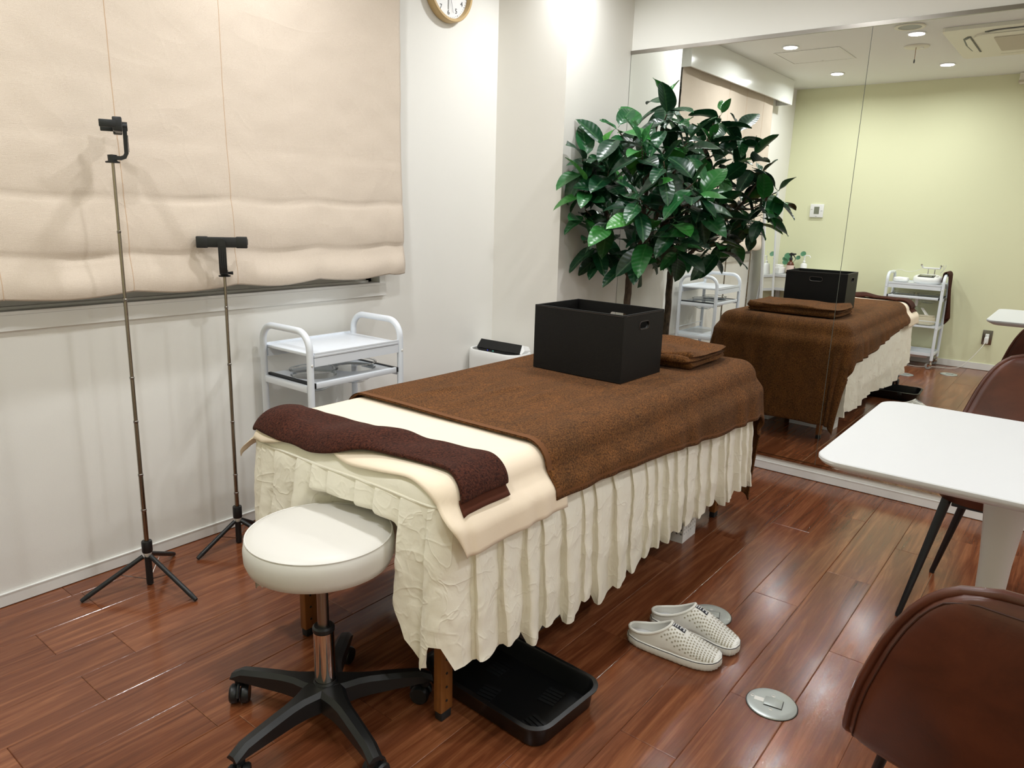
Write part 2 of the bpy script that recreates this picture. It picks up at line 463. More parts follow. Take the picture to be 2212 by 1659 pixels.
# wall mirror: panels, top and bottom channel
MZ0, MZ1 = 0.082, 2.020
def mirror_panel(y0, y1, lab):
    r_ = thing('wall_mirror', lab, 'mirror', (MX, (y0 + y1) / 2, MZ0))
    obj('mirror_glass', MB().lim(MX - 0.006, MX - 0.0005, y0 + 0.0012, y1 - 0.0012, MZ0, MZ1), 'mirror', r_, world=True)
    for q0, q1 in ((y1 - 0.0011, y1 - 0.0002), (y0 + 0.0002, y0 + 0.0011)): obj('glass_edge', MB().lim(MX - 0.0064, MX - 0.0006, q0, q1, MZ0, MZ1), 'mirror_edge', r_, world=True)
mirror_panel(0.894, CY0 - 0.001, 'wall mirror panel behind the tall leafy plant')
mirror_panel(-0.30, 0.894, 'wall mirror panel behind the white table')
mirror_panel(-1.5, -0.30, 'wall mirror panel out past the table edge')
struct('trim_1', MB().lim(MX - 0.012, MX, -1.5, CY0 - 0.001, MZ1 - 0.001, MZ1 + 0.016), 'brushed_steel')
b = MB(); b.lim(MX - 0.012, MX, -1.5, CY0 - 0.001, MZ0 - 0.012, MZ0 + 0.001); struct('trim_2', b, 'chrome')

# window: casing, sill, sashes, panes
wn = thing('window_1', None, None, (0, 0, 0)); wn['kind'] = 'structure'
b = MB()
b.lim(OX0 - 0.03, OX1 + 0.03, WY - 0.018, WY, OZ0 - 0.052, OZ0 - 0.0065)
b.lim(OX0 - 0.03, OX0, WY - 0.012, WY, OZ0, OZ1); b.lim(OX1, OX1 + 0.03, WY - 0.012, WY, OZ0, OZ1)
obj('window_frame', b, 'trim_white', wn)
obj('window_sill', MB().lim(OX0 - 0.03, OX1 + 0.03, WY - 0.018, WY + 0.05, OZ0 - 0.006, OZ0 + 0.004), 'trim_white', wn)
b = MB(); b.lim(OX0, OX1, WY + 0.045, WY + 0.075, OZ0 + 0.004, OZ0 + 0.03); b.lim(OX0, OX1, WY + 0.045, WY + 0.075, OZ1 - 0.03, OZ1)
b.lim(OX0, OX0 + 0.03, WY + 0.045, WY + 0.075, OZ0, OZ1); b.lim(OX1 - 0.03, OX1, WY + 0.045, WY + 0.075, OZ0, OZ1)
b.lim(OX0 + 0.03, OX1 - 0.03, WY + 0.028, WY + 0.046, OZ0 + 0.004, OZ0 + 0.012)
obj('sash_frame', b, 'alu', wn)
xm = (OX0 + OX1) / 2 - 0.05
for x0, x1, yy in ((OX0 + 0.03, xm + 0.02, WY + 0.068), (xm - 0.02, OX1 - 0.03, WY + 0.052)):
    b = MB(); b.lim(x0, x1, yy - 0.006, yy + 0.006, OZ0 + 0.03, OZ0 + 0.075); b.lim(x0, x0 + 0.035, yy - 0.006, yy + 0.006, OZ0 + 0.03, OZ1 - 0.03)
    b.lim(x1 - 0.035, x1, yy - 0.006, yy + 0.006, OZ0 + 0.03, OZ1 - 0.03)
    s_ = obj('sash', b, 'alu_dark', wn)
    obj('pane', MB().lim(x0 + 0.03, x1 - 0.03, yy - 0.002, yy + 0.002, OZ0 + 0.07, OZ1 - 0.03), 'night_glass', s_)
obj('window_latch', MB().rbox((xm + 0.02, WY + 0.035, OZ0 + 0.05), (0.03, 0.015, 0.05), 0.004, 2), 'black_plastic', wn)

# pelmet over the window
pm = thing('pelmet_box', 'glossy white pelmet box on the ceiling above the window blind', 'pelmet', (1.23, 2.38, 2.187))
PX0, PX1, PY = 0.215, 2.255, 2.316
obj('front_board', MB().lim(PX0, PX1, PY, PY + 0.015, 2.187, CZ - 0.001), 'gloss_white', pm, world=True)
for xx in (PX0, PX1 - 0.015): obj('end_board', MB().lim(xx, xx + 0.015, PY + 0.0152, WY - 0.001, 2.187, CZ - 0.001), 'gloss_white', pm, world=True)
obj('curtain_rail', MB().lim(PX0 + 0.02, PX1 - 0.02, 2.395, 2.42, CZ - 0.03, CZ - 0.002), 'plastic_white', pm, world=True)

# roman blind
BX0, BX1, BZ0, BZ1 = 0.475, 2.232, 0.942, 2.30
cols = [0.475, 0.71, 1.067, 1.427, 1.782, 2.140, 2.232]
creases = [0.942, 1.062, 1.235, 1.41, 1.585, 1.76, 1.935, 2.11, 2.3]
def blind_y(x, z):
    y = 2.385
    for a, c in zip(cols, cols[1:]):
        if a <= x <= c: u = (x - a) / (c - a); break
    else: u = 0
    belly = sin(pi * u)
    for i, (a, c) in enumerate(zip(creases, creases[1:])):
        if a <= z <= c + 1e-6:
            wv = (z - a) / (c - a); break
    amp = [0.026, 0.011, 0.004, 0.001, 0.0005, 0.0005, 0.0005, 0.0005][i]
    if i == 0: f = (1 - wv) ** 0.8 * (0.45 + 0.55 * sin(pi * min(1, wv * 1.2)))
    else: f = sin(pi * wv) ** 0.7 * (1.25 - 0.5 * wv)
    y -= amp * f * (0.55 + 0.45 * belly)
    y -= 0.016 * sstep(1.6, 0.95, z) + 0.0025 * fn(x * 3, z * 4, 2.0) + 0.0022 * fn(x * 11, z * 14, 5.0)
    for q, cz in enumerate(creases[1:5]): y += (0.006, 0.004, 0.0015, 0.0005)[q] * 0.6 * math.exp(-((z - cz - 0.006 * fn(x * 4, cz * 9, 0)) / 0.007) ** 2) * max(0.15, 0.7 + 1.2 * fn(x * 5, cz * 5, 3))
    y -= 0.003 * sin(9.0 * x + 1.0) * sstep(1.2, 2.2, z)
    return y
def blind_z0(x):
    for a, c in zip(cols, cols[1:]):
        if a <= x <= c: u = (x - a) / (c - a); wd_ = c - a; break
    else: u = 0; wd_ = 0.1
    return BZ0 + 0.006 - 0.013 * sin(pi * u) * min(1, wd_ / 0.3) + 0.004 * fn(x * 6, 1.0, 0.0)
NX, NZ = 150, 110
def bl(i, j):
    x = BX0 + (BX1 - BX0) * i / (NX - 1); tz = (j / (NZ - 1)) ** 1.25
    z0 = blind_z0(x); z = z0 + (BZ1 - z0) * tz
    zz = BZ0 + (BZ1 - BZ0) * tz
    return (x, blind_y(x, zz), z)
rb = thing('roman_blind', 'beige roman blind drawn down over the window', 'blind', (1.35, 2.37, BZ0))
o = obj('fabric', MB().grid(bl, NX, NZ), 'blind_fabric', rb, 80, True)
md = o.modifiers.new('thick', 'SOLIDIFY'); md.thickness = 0.002; md.offset = 1
for xs in (0.71, 1.067, 1.427):
    b = MB()
    pts = []
    for j in range(0, NZ):
        p = bl(int((xs - BX0) / (BX1 - BX0) * (NX - 1)), j)
        pts.append((xs, blind_y(xs, BZ0 + (BZ1 - BZ0) * (j / (NZ - 1)) ** 1.25) - 0.0002, p[2]))
    obj('seam', b.tube(pts, 0.0011, 5), 'blind_seam', rb, 80, True)
for xs in (1.782, 2.140):
    for zc in creases[1:]:
        obj('tuck', MB().ball((xs, blind_y(xs, zc) + 0.001, zc), 0.0035, 5, (0.7, 0.5, 1.6)), 'blind_fabric', rb, 60, True)
# lower edge folds back under the blind
def blb(i, j):
    x = BX0 + (BX1 - BX0) * i / 59; z = blind_z0(x); y = blind_y(x, BZ0)
    a = pi * j / 6
    return (x, y + 0.012 - 0.012 * cos(a), z - 0.006 * sin(a) + 0.01 * (j / 6))
obj('hem', MB().grid(blb, 60, 7), 'blind_fabric', rb, 80, True)
ch = [(2.245, 2.40, 2.18 - 0.01 * i) for i in range(0, 118)]
b = MB(); b.tube([(2.243, 2.405, 2.18), (2.243, 2.405, 1.2), (2.247, 2.405, 1.19), (2.251, 2.405, 1.2), (2.251, 2.405, 2.18)], 0.0013, 6)
single('blind_chain', b, 'plastic_white', 'thin white pull chain hanging at the right edge of the blind', 'cord')

# ------------------------------------------------------------------ ceiling fittings
def downlight(x, y, lab):
    r_ = thing('downlight', lab, 'downlight', (x, y, CZ), 0, 'round ceiling downlights')
    obj('trim_ring', MB().lathe([(0.046, -0.001), (0.055, -0.001), (0.057, -0.004), (0.054, -0.007), (0.047, -0.006), (0.046, -0.001)], 40), 'plastic_white', r_)
    obj('lens', MB().lathe([(1e-5, -0.0035), (0.046, -0.0035), (0.046, -0.001), (1e-5, -0.001)], 32), 'lamp_lens', r_)
    ld = bpy.data.lights.new('downlight_lamp', 'AREA'); ld.shape = 'DISK'; ld.size = 0.09
    ld.energy = LAMP_W; ld.color = LAMP_COL; ld.spread = radians(166)
    lo = bpy.data.objects.new('lamp', ld); COL.objects.link(lo); lo.parent = r_; lo.location = (0, 0, -0.0085)
    return r_
labs = ['ceiling downlight by the pelmet, farthest from the mirror wall', 'ceiling downlight over the flat access hatch', 'ceiling downlight next to the corner column',
        'ceiling downlight beyond the pull-cord disc, near the green wall', 'ceiling downlight beside the round speaker ring', 'ceiling downlight above the far end of the bed',
        'added unseen fill lamp to the right of the air conditioner by the green wall', 'added unseen fill lamp to the right of the air conditioner', 'added unseen fill lamp above the far side of the white table',
        'added unseen fill lamp in the last row, by the green wall', 'added unseen fill lamp in the middle of the last row', 'added unseen fill lamp in the last row, by the mirror wall']
for (x, y), lb in zip(LIGHTS, labs): downlight(x, y, lb)

r_ = thing('ceiling_speaker', 'round ceiling speaker with white ring and grey grille', 'speaker', (1.752, 1.13, CZ))
obj('ring', MB().lathe([(0.066, -0.002), (0.086, -0.001), (0.088, -0.006), (0.082, -0.010), (0.066, -0.008), (0.066, -0.002)], 40), 'plastic_cream', r_)
obj('grille', MB().lathe([(1e-5, -0.006), (0.065, -0.006), (0.065, -0.002), (1e-5, -0.002)], 36), 'grey_plastic', r_)
r_ = thing('emergency_light', 'flat round ceiling disc with a short pull cord', 'emergency light', (1.14, 1.2, CZ))
obj('disc', MB().lathe([(1e-5, -0.010), (0.07, -0.010), (0.078, -0.006), (0.08, -0.001), (1e-5, -0.001)], 40), 'plastic_cream', r_)
obj('lens_cap', MB().lathe([(1e-5, -0.014), (0.012, -0.014), (0.014, -0.0102), (1e-5, -0.0102)], 20, (-0.01, -0.03, 0)), 'plastic_white', r_)
c_ = obj('pull_cord', MB().tube([(0.02, 0, -0.0101), (0.02, 0, -0.085)], 0.0018, 6), 'leg_wood', r_)
obj('cord_weight', MB().lathe([(0.0025, -0.086), (0.005, -0.095), (0.0045, -0.108), (0.001, -0.112)], 10, (0.02, 0, 0)), 'black_plastic', c_)
r_ = thing('access_hatch', 'flat square access hatch in the ceiling', 'hatch', (1.165, 1.865, CZ))
f_ = MB()
for sx_, sy_, lx, ly in ((0, 0.2235, 0.45, 0.009), (0, -0.2235, 0.45, 0.009), (0.2205, 0, 0.009, 0.438), (-0.2205, 0, 0.009, 0.438)): f_.box((sx_, sy_, -0.0025), (lx, ly, 0.003))
obj('frame', f_, 'trim_white', r_)
obj('panel', MB().box((0, 0, -0.0015), (0.425, 0.431, 0.002)), 'ceiling', r_)
obj('latch', MB().lathe([(1e-5, -0.005), (0.007, -0.005), (0.008, -0.0026), (1e-5, -0.0026)], 12, (-0.19, 0.0, 0)), 'alu', r_)
# ceiling cassette air conditioner
r_ = thing('air_conditioner', 'white square ceiling cassette air conditioner', 'air conditioner', (1.125, 0.505, CZ))
A = 0.475
obj('panel', MB().prism(rrect(A, A, 0.03), -0.022, -0.001), 'plastic_cream', r_)
obj('inner_panel', MB().prism(rrect(0.33, 0.33, 0.10), -0.032, -0.0221), 'plastic_cream', r_)
g_ = obj('intake_grille', MB().prism(rrect(0.225, 0.225, 0.015), -0.036, -0.0321), 'grille_cream', r_)
for k in range(4):
    M_ = Matrix.Rotation(pi / 2 * k, 4, 'Z')
    sl = [(0.365, -0.26), (0.395, -0.20), (0.405, 0.0), (0.395, 0.20), (0.365, 0.26), (0.345, 0.26), (0.345, -0.26)]
    s_ = obj('outlet_slot', MB().prism(sl, -0.0245, -0.0221, M_), 'black_plastic', r_)
    obj('louver', MB().prism([(0.352, -0.24), (0.383, -0.19), (0.392, 0.0), (0.383, 0.19), (0.352, 0.24)], -0.0300, -0.0246, M_), 'plastic_cream', s_)
r_ = thing('wall_unit', 'small beige box high on the green wall under the ceiling', 'wall box', (GX, 0.56, 2.30))
obj('body', MB().rbox((0.042, 0, 0.045), (0.08, 0.30, 0.085), 0.008, 3), 'plastic_cream', r_)
obj('cap', MB().rbox((0.042, 0, 0.02), (0.086, 0.306, 0.022), 0.006, 2), 'grille_cream', r_)

# ------------------------------------------------------------------ wall fittings
r_ = thing('thermostat', 'white square wall controller with a small grey screen on the green wall', 'thermostat', (GX, 2.14, 1.297))
obj('body', MB().rbox((0.010, 0, 0), (0.019, 0.122, 0.122), 0.004, 3), 'plastic_white', r_)
obj('screen', MB().box((0.0202, 0.0, 0.004), (0.002, 0.046, 0.066)), 'screen_grey', r_)
for dy, dz in ((-0.045, 0.0), (0.045, 0.012), (0.0, -0.05)): obj('button', MB().rbox((0.0203, dy, dz), (0.003, 0.016, 0.003), 0.0007, 1), 'grey_plastic', r_)
r_ = thing('wall_outlet', 'brushed metal wall outlet plate on the green wall', 'outlet', (GX, 0.617, 0.286))
obj('plate', MB().rbox((0.004, 0, 0), (0.007, 0.072, 0.122), 0.002, 2), 'brushed_steel', r_)
so = obj('socket', MB().rbox((0.009, 0.0, 0.0), (0.008, 0.027, 0.06), 0.002, 2), 'plastic_white', r_)
for dy in (-0.006, 0.006): obj('slot', MB().box((0.0132, dy, 0.014), (0.001, 0.002, 0.008)), 'gap_dark', so)
ad = thing('power_adapter', 'white plug adapter in the wall outlet with its cord along the floor', 'adapter', (GX + 0.032, 0.617, 0.235))
obj('plug_body', MB().rbox((GX + 0.032, 0.617, 0.262), (0.037, 0.030, 0.055), 0.005, 3), 'plastic_white', ad, world=True)
pts = [(GX + 0.052, 0.617, 0.255), (GX + 0.09, 0.64, 0.20), (GX + 0.13, 0.70, 0.10), (GX + 0.15, 0.76, 0.03), (GX + 0.15, 0.83, 0.006), (GX + 0.17, 0.92, 0.005), (GX + 0.22, 1.0, 0.005), (GX + 0.27, 1.08, 0.005), (GX + 0.23, 1.18, 0.006), (GX + 0.15, 1.25, 0.03), (GX + 0.06, 1.34, 0.25)]
def smooth(pts, k=6):
    P = [Vector(p) for p in pts]; out = []
    for i in range(len(P) - 1):
        p0, p1, p2, p3 = P[max(i - 1, 0)], P[i], P[i + 1], P[min(i + 2, len(P) - 1)]
        for j in range(k):
            u = j / k
            out.append(0.5 * ((2 * p1) + (p2 - p0) * u + (2 * p0 - 5 * p1 + 4 * p2 - p3) * u * u + (3 * p1 - p0 - 3 * p2 + p3) * u ** 3))
    out.append(P[-1]); return out
obj('cord', MB().tube(smooth(pts), 0.0028, 6), 'cord_white', ad, world=True)

# clock
r_ = thing('wall_clock', 'round wall clock with light wooden rim and white face', 'clock', (2.572, WY, 2.172))
MC = Matrix.Rotation(pi / 2, 4, 'X')
RC = 0.140
def cl(prof, n=56): return MB().lathe(prof, n, (0, 0, 0), MC)
obj('rim', cl([(RC - 0.016, 0.002), (RC - 0.003, 0.001), (RC, 0.006), (RC, 0.034), (RC - 0.004, 0.041), (RC - 0.014, 0.041), (RC - 0.017, 0.034), (RC - 0.016, 0.002)]), 'oak', r_)
obj('face', cl([(1e-5, 0.018), (RC - 0.0165, 0.018), (RC - 0.0165, 0.003), (1e-5, 0.003)]), 'clock_face', r_)
for h in range(1, 13):
    a = pi / 2 - 2 * pi * h / 12
    m_ = Matrix.Translation((0.098 * cos(a), -0.0185, 0.098 * sin(a))) @ MC
    obj('numeral', text_mb(str(h), 0.030, m_), 'ink', r_, 30)
tk = MB()
for k in range(60):
    a = 2 * pi * k / 60
    tk.ball((0.117 * cos(a), -0.0185, 0.117 * sin(a)), 0.0013 if k % 5 else 0.002, 4)
obj('minute_mark', tk, 'ink', r_)['kind'] = 'stuff'
def hand(name, a, l, wdt, y, mt):
    d = Vector((cos(a), 0, sin(a))); n_ = Vector((-sin(a), 0, cos(a)))
    b = MB(); vs = []
    for yy in (y, y - 0.001):
        for s_, u in ((-1, -0.2), (1, -0.2), (0.5, 1), (-0.5, 1)): vs.append(d * l * u + n_ * wdt * s_ + Vector((0, yy, 0)))
    b.add(vs, [(0, 1, 2, 3), (4, 7, 6, 5), (0, 4, 5, 1), (1, 5, 6, 2), (2, 6, 7, 3), (3, 7, 4, 0)]); obj(name, b, mt, r_)
hand('minute_hand', pi / 2 - 2 * pi * 30.2 / 60, 0.086, 0.0035, -0.020, 'grey_plastic')
hand('hour_hand', pi / 2 - 2 * pi * 9.5 / 12, 0.06, 0.004, -0.0215, 'grey_plastic')
hand('second_hand', pi / 2 - 2 * pi * 27.5 / 60, 0.10, 0.0008, -0.023, 'ink')

# round floor service covers
def floor_cover(x, y, rz, lab):
    r_ = thing('floor_outlet_cover', lab, 'floor cover', (x, y, 0.0005), rz, 'round metal floor covers')
    obj('plate', MB().lathe([(1e-5, 0.0045), (0.045, 0.0052), (0.056, 0.0048), (0.062, 0.003), (0.0635, 0.0), (1e-5, 0.0)], 44), 'cover_metal', r_)
    obj('edge_shadow_gap', MB().lathe([(0.0635, 0.0001), (0.0650, 0.0001), (0.0650, 0.0010), (0.0635, 0.0010), (0.0635, 0.0001)], 44), 'gap_dark', r_)
    f_ = obj('flap', MB().rbox((0.004, 0, 0.0068), (0.044, 0.036, 0.0022), 0.0009, 2), 'cover_metal', r_)
    g_ = MB(); g_.lim(-0.0185, 0.027, -0.0192, -0.0182, 0.0049, 0.0058); g_.lim(0.0262, 0.0274, -0.0192, 0.0182, 0.0049, 0.0058)
    obj('flap_gap', g_, 'gap_dark', f_)
    obj('finger_slot', MB().lim(-0.044, -0.020, -0.008, 0.008, 0.0049, 0.0054), 'alu', r_)
    for px, py in ((0.0, 0.029), (0.002, -0.029), (-0.050, 0.006)):
        s_ = obj('screw', MB().lathe([(1e-5, 0.0062), (0.0045, 0.0060), (0.005, 0.0048), (1e-5, 0.0048)], 14, (px, py, 0)), 'alu', r_)
        obj('screw_slot', MB().box((px, py, 0.0062), (0.007, 0.0013, 0.0006)), 'gap_dark', s_)
floor_cover(1.732, 0.468, radians(-80), 'round metal floor cover standing clear on the planks beside the brown chair')
floor_cover(2.035, 0.768, radians(-70), 'round metal floor cover half hidden behind the white clogs')
floor_cover(0.425, 1.075, radians(-80), 'round metal floor cover beyond the stool and tray, seen in the mirror')
floor_cover(0.14, 0.80, radians(-80), 'round metal floor cover near the outlet cord, seen in the mirror')

# ================================================================== MASSAGE BED AND ITS LINEN
X0, X1, Y0b, Y1b, ZT, RO = 1.045, 2.83, 0.985, 1.715, 0.662, 0.05
def drape(a, b, t=0.0, pleat=0.0, freq=40.0, ph=0.0, flare=0.04, top=None, out=0.0):
    ca = min(max(a, X0 + RO), X1 - RO); cb = min(max(b, Y0b + RO), Y1b - RO)
    ex, ey = a - ca, b - cb; r = sqrt(ex * ex + ey * ey); rho = RO + t
    zt = ZT + t
    if r < 1e-9:
        z = zt + (top(a, b) if top else 0.0); return Vector((a, b, z))
    dx, dy = ex / r, ey / r; q = rho * pi / 2
    if r < q:
        h = rho * sin(r / rho); z = zt - rho * (1 - cos(r / rho)); hang = 0
    else:
        hang = r - q; h = rho + flare * hang + out * sstep(-0.01, 0.05, hang); z = zt - rho - hang
    if top: z += top(ca, cb) * max(0.0, 1 - r / q)
    if pleat and hang > 0:
        per = (ca * dx * 0 + (a if abs(dy) > abs(dx) else b)) * freq + math.atan2(dy, dx) * 3.0
        s_ = 0.5 + 0.5 * sin(per + ph + 1.7 * sin(per * 0.37))
        h += pleat * min(1.0, hang / 0.18) * s_
    return Vector((ca + dx * h, cb + dy * h, z))

bed = thing('massage_bed', 'massage bed on wooden legs under brown and cream covers', 'bed', (1.94, 1.35, 0))
obj('cushion', MB().rbox(((X0 + X1) / 2, 1.35, 0.612), (X1 - X0 - 0.02, Y1b - Y0b - 0.02, 0.08), 0.028, 4), 'cotton_smooth', bed, world=True)
fr = MB(); fr.lim(X0 + 0.06, X1 - 0.04, 1.04, 1.075, 0.527, 0.571); fr.lim(X0 + 0.06, X1 - 0.04, 1.625, 1.66, 0.527, 0.571)
fr.lim(X0 + 0.06, X0 + 0.095, 1.075, 1.625, 0.527, 0.571); fr.lim(X1 - 0.075, X1 - 0.04, 1.075, 1.625, 0.527, 0.571)
obj('frame', fr, 'leg_wood', bed, world=True)
for lx, ly in ((1.143, 1.083), (1.150, 1.632), (2.782, 1.083), (2.782, 1.632)):
    s_ = 1 if ly > 1.3 else -1
    l_ = obj('leg', MB().rbox((lx, ly, 0.262), (0.042, 0.026, 0.476), 0.003, 2), 'leg_wood', bed, world=True)
    obj('foot', MB().rbox((lx, ly, 0.0125), (0.036, 0.024, 0.025), 0.004, 2), 'rubber', l_, world=True)
    for k in range(5):
        obj('peg_hole', MB().lathe([(1e-5, 0), (0.0035, 0), (0.0035, 0.001), (1e-5, 0.001)], 10, (lx - 0.002 , ly - 0.0135, 0.055 + 0.038 * k), Matrix.Rotation(pi / 2, 4, 'X')), 'gap_dark', l_, world=True)

# fitted cream cover: top sheet and pleated skirt
cov = thing('bed_cover', 'cream cotton fitted cover with a pleated skirt around the bed', 'bed cover', (1.94, 1.35, 0.1))
def cov_top(i, j):
    u, v_ = i / 89, j / 49
    a = X0 + RO - 0.115 + (X1 - X0 - 2 * RO + 0.23) * u; b_ = Y0b + RO - 0.115 + (Y1b - Y0b - 2 * RO + 0.23) * v_
    p = drape(a, b_, 0.001)
    p += Vector((fn(a * 9, b_ * 9, 1), fn(a * 9, b_ * 9, 4), fn(a * 7, b_ * 7, 8))) * 0.004
    return p
obj('top_sheet', MB().grid(cov_top, 90, 50), 'cotton_smooth', cov, 80, True)
# skirt: walk the perimeter pleat by pleat
def perim(s_):
    """point, outward normal at arclength s along the bed outline, clockwise from the head end near corner (x0,y0)->(x0,y1)"""
    rc = 0.045
    hx0, hx1, hy0, hy1 = X0 + 0.004, X1 - 0.004, Y0b + 0.004, Y1b - 0.004
    segs = []
    L1, L2 = (hy1 - hy0 - 2 * rc), (hx1 - hx0 - 2 * rc); q = rc * pi / 2
    tot = 2 * (L1 + L2) + 4 * q; s_ %= tot
    for k, (kind, ln, dat) in enumerate((('l', L1, (hx0, hy0 + rc, 0, 1, -1, 0)), ('c', q, (hx0 + rc, hy1 - rc, pi)), ('l', L2, (hx0 + rc, hy1, 1, 0, 0, 1)), ('c', q, (hx1 - rc, hy1 - rc, pi / 2)),
                          ('l', L1, (hx1, hy1 - rc, 0, -1, 1, 0)), ('c', q, (hx1 - rc, hy0 + rc, 0.0)), ('l', L2, (hx1 - rc, hy0, -1, 0, 0, -1)), ('c', q, (hx0 + rc, hy0 + rc, -pi / 2)))):
        if s_ <= ln or k == 7:
            if kind == 'l':
                x, y, dx, dy, nx, ny = dat; return Vector((x + dx * s_, y + dy * s_, 0)), Vector((nx, ny, 0))
            x, y, a0 = dat; a = a0 - s_ / rc
            return Vector((x + rc * cos(a), y + rc * sin(a), 0)), Vector((cos(a), sin(a), 0))
        s_ -= ln
TOT = 2 * ((Y1b - Y0b - 0.008 - 0.09) + (X1 - X0 - 0.008 - 0.09)) + 4 * 0.045 * pi / 2
rs = random.Random(11)
colsS = []            # (s, offset factor, hem dz, pleat seed)
s_ = 0.0; k = 0
while s_ < TOT - 0.03:
    wdt = min(rs.uniform(0.058, 0.115), TOT - s_)
    am = rs.uniform(0.6, 1.15); hz = rs.uniform(-0.016, 0.016)
    for u, f in ((0.0, 0.05), (0.16, 0.22), (0.34, 0.45), (0.52, 0.66), (0.70, 0.85), (0.86, 0.98), (0.97, 1.0), (1.02, 0.86), (0.95, 0.30)):
        colsS.append((s_ + u * wdt, f * am, hz + 0.003 * (f - 0.5), k))
    s_ += wdt; k += 1
SR = 30
ST = (0.95, 1.292)      # stool axis
def interp(x, tab):
    for (a, fa), (c, fc) in zip(tab, tab[1:]):
        if x <= c: return fa + (fc - fa) * max(0.0, (x - a) / (c - a))
    return tab[-1][1]
def skirt(i, j):
    s0, f, hz, kk = colsS[i % len(colsS)]
    P, N = perim(s0); tz = j / (SR - 1)
    zt, zb = 0.612, 0.165 + hz
    head = N.x < -0.7
    if N.y < -0.3: zb = interp(P.x, ((1.0, 0.235), (1.2, 0.205), (1.44, 0.172), (1.72, 0.147), (1.88, 0.162), (2.03, 0.190), (2.35, 0.190), (2.75, 0.165), (3.0, 0.16))) + hz
    if head:
        zb = zb + 0.055
        m_ = sstep(1.03, 1.16, P.y) * (1 - 0.7 * sstep(1.50, 1.62, P.y)); zb += 0.17 * m_
    z = zt + (zb - zt) * tz
    dep = 0.002 + 0.029 * (tz ** 0.6)
    off = 0.004 + dep * f + 0.010 * tz
    wr = tz ** 0.5
    if N.x > 0.7: off = 0.004 + 0.012 * f * tz
    elif N.y < -0.7 and P.x > 1.38: off -= 0.012 * (1 - sstep(0.42, 0.5, z) * 0 ) * sstep(0.44, 0.52, z)
    off += wr * (0.007 * fn(P.x * 9 + kk * 3.1, P.y * 9 + kk, z * 9) + 0.006 * fn(P.x * 24 + kk, P.y * 24, z * 30))
    p = P + N * off
    lat = Vector((-N.y, N.x, 0)) * (wr * (0.005 * fn(P.x * 6, P.y * 6, z * 7 + kk * 5) ))
    p += lat; p.z = z + 0.004 * wr * fn(P.x * 15, P.y * 15, 3.0)
    if head:                                   # the stool seat pushes the cloth in
        rr = 0.186; d = Vector((p.x - ST[0], p.y - ST[1], 0))
        bl_ = 1 - sstep(0.515, 0.55, z)
        if d.length < rr and bl_ > 0:
            q = sqrt(max(0.0, rr * rr - d.y * d.y)); p.x += (ST[0] + q - p.x) * bl_ + 0.0
    return p
obj('skirt', MB().grid(skirt, len(colsS), SR, True), 'cotton_cream', cov, 60, True)
sm = []
for i in range(0, 220):
    P, N = perim(TOT * i / 220); sm.append((P.x + N.x * 0.006, P.y + N.y * 0.006, 0.609 + 0.003 * fn(P.x * 5, P.y * 5, 0)))
obj('seam', MB().tube(sm, 0.0035, 6, True), 'cotton_smooth', cov, 60, True)

# beige sheet across the head end
sh = thing('head_sheet', 'thin beige sheet across the head end of the bed', 'sheet', (1.24, 1.35, 0.67))
def sht(i, j):
    u, v_ = i / 44, j / 89
    b_ = (Y0b + RO - 0.185) + (Y1b - Y0b - 2 * RO + 0.185 + 0.115) * v_
    a0 = X0 + RO - 0.062 - 0.016 * sin(v_ * 17) - 0.014 * sin(v_ * 7 + 1) - 0.035 * sstep(0.90, 1.0, v_) + 0.02 * sstep(0.25, 0.0, v_)
    a = a0 + (1.432 - a0) * u
    p = drape(a, b_, 0.0045, 0.010, 55, 1.0, 0.06, None, 0.036)
    e = sstep(0.10, 0.0, u)
    p.z += e * 0.010 * (0.4 + 0.6 * sin(v_ * 17 + 0.6) ** 2) + 0.0015 * fn(a * 6, b_ * 6, 3)
    p.x -= e * 0.006
    return p
o = obj('fabric', MB().grid(sht, 45, 90), 'sheet_beige', sh, 80, True)
md = o.modifiers.new('thick', 'SOLIDIFY'); md.thickness = 0.0012; md.offset = 1

# large brown blanket
bk = thing('bath_blanket', 'large brown terry blanket spread over the bed', 'blanket', (2.1, 1.35, 0.67))
FA0, FA1 = 1.388, 3.375
def bl_top(a, b_):
    d = sstep(1.40, 1.55, a)
    v_ = 0.004 * fn(a * 3.0, b_ * 3.0, 0) 
    for (k, yo, am) in ((0, 1.52, 0.006), (1, 1.38, 0.007), (2, 1.25, 0.006), (3, 1.12, 0.004)):
        yy = yo + 0.10 * (a - 1.6) * (k - 1.5) * 0.5 + 0.03 * fn(a * 4, k * 7.0, 0)
        v_ += 1.8 * am * (0.4 + fn(a * 6, k * 3.0, 5) * 1.2) * math.exp(-((b_ - yy) / 0.018) ** 2) * d * sstep(2.05, 1.6, a) 
    return v_ + 0.004
def blk(a, v_, t=0.010):
    hr = 0.165 + 0.075 * sstep(1.4, 2.8, a) + 0.001 * sin(a * 30)
    b0 = Y0b + RO - hr; b1 = Y1b - RO + 0.26
    b_ = b0 + (b1 - b0) * v_
    a2 = a
    if a > X1 - RO: a2 = a + 0.0
    p = drape(a2, b_, t, 0.016, 34, 0.6, 0.04, bl_top, 0.030)
    if a2 > X1 - RO and b_ < Y0b + RO:
        pass
    p.z = max(p.z, 0.012)
    return p
def blkg(i, j): return blk(FA0 + (FA1 - FA0) * (i / 159) , j / 109)
o = obj('fabric', MB().grid(blkg, 160, 110), 'blanket_brown', bk, 80, True)
md = o.modifiers.new('thick', 'SOLIDIFY'); md.thickness = 0.006; md.offset = 1
def hm(i, j):
    p = blk(FA0 - 0.002 + 0.020 * i / 3, j / 109, 0.0165); return p
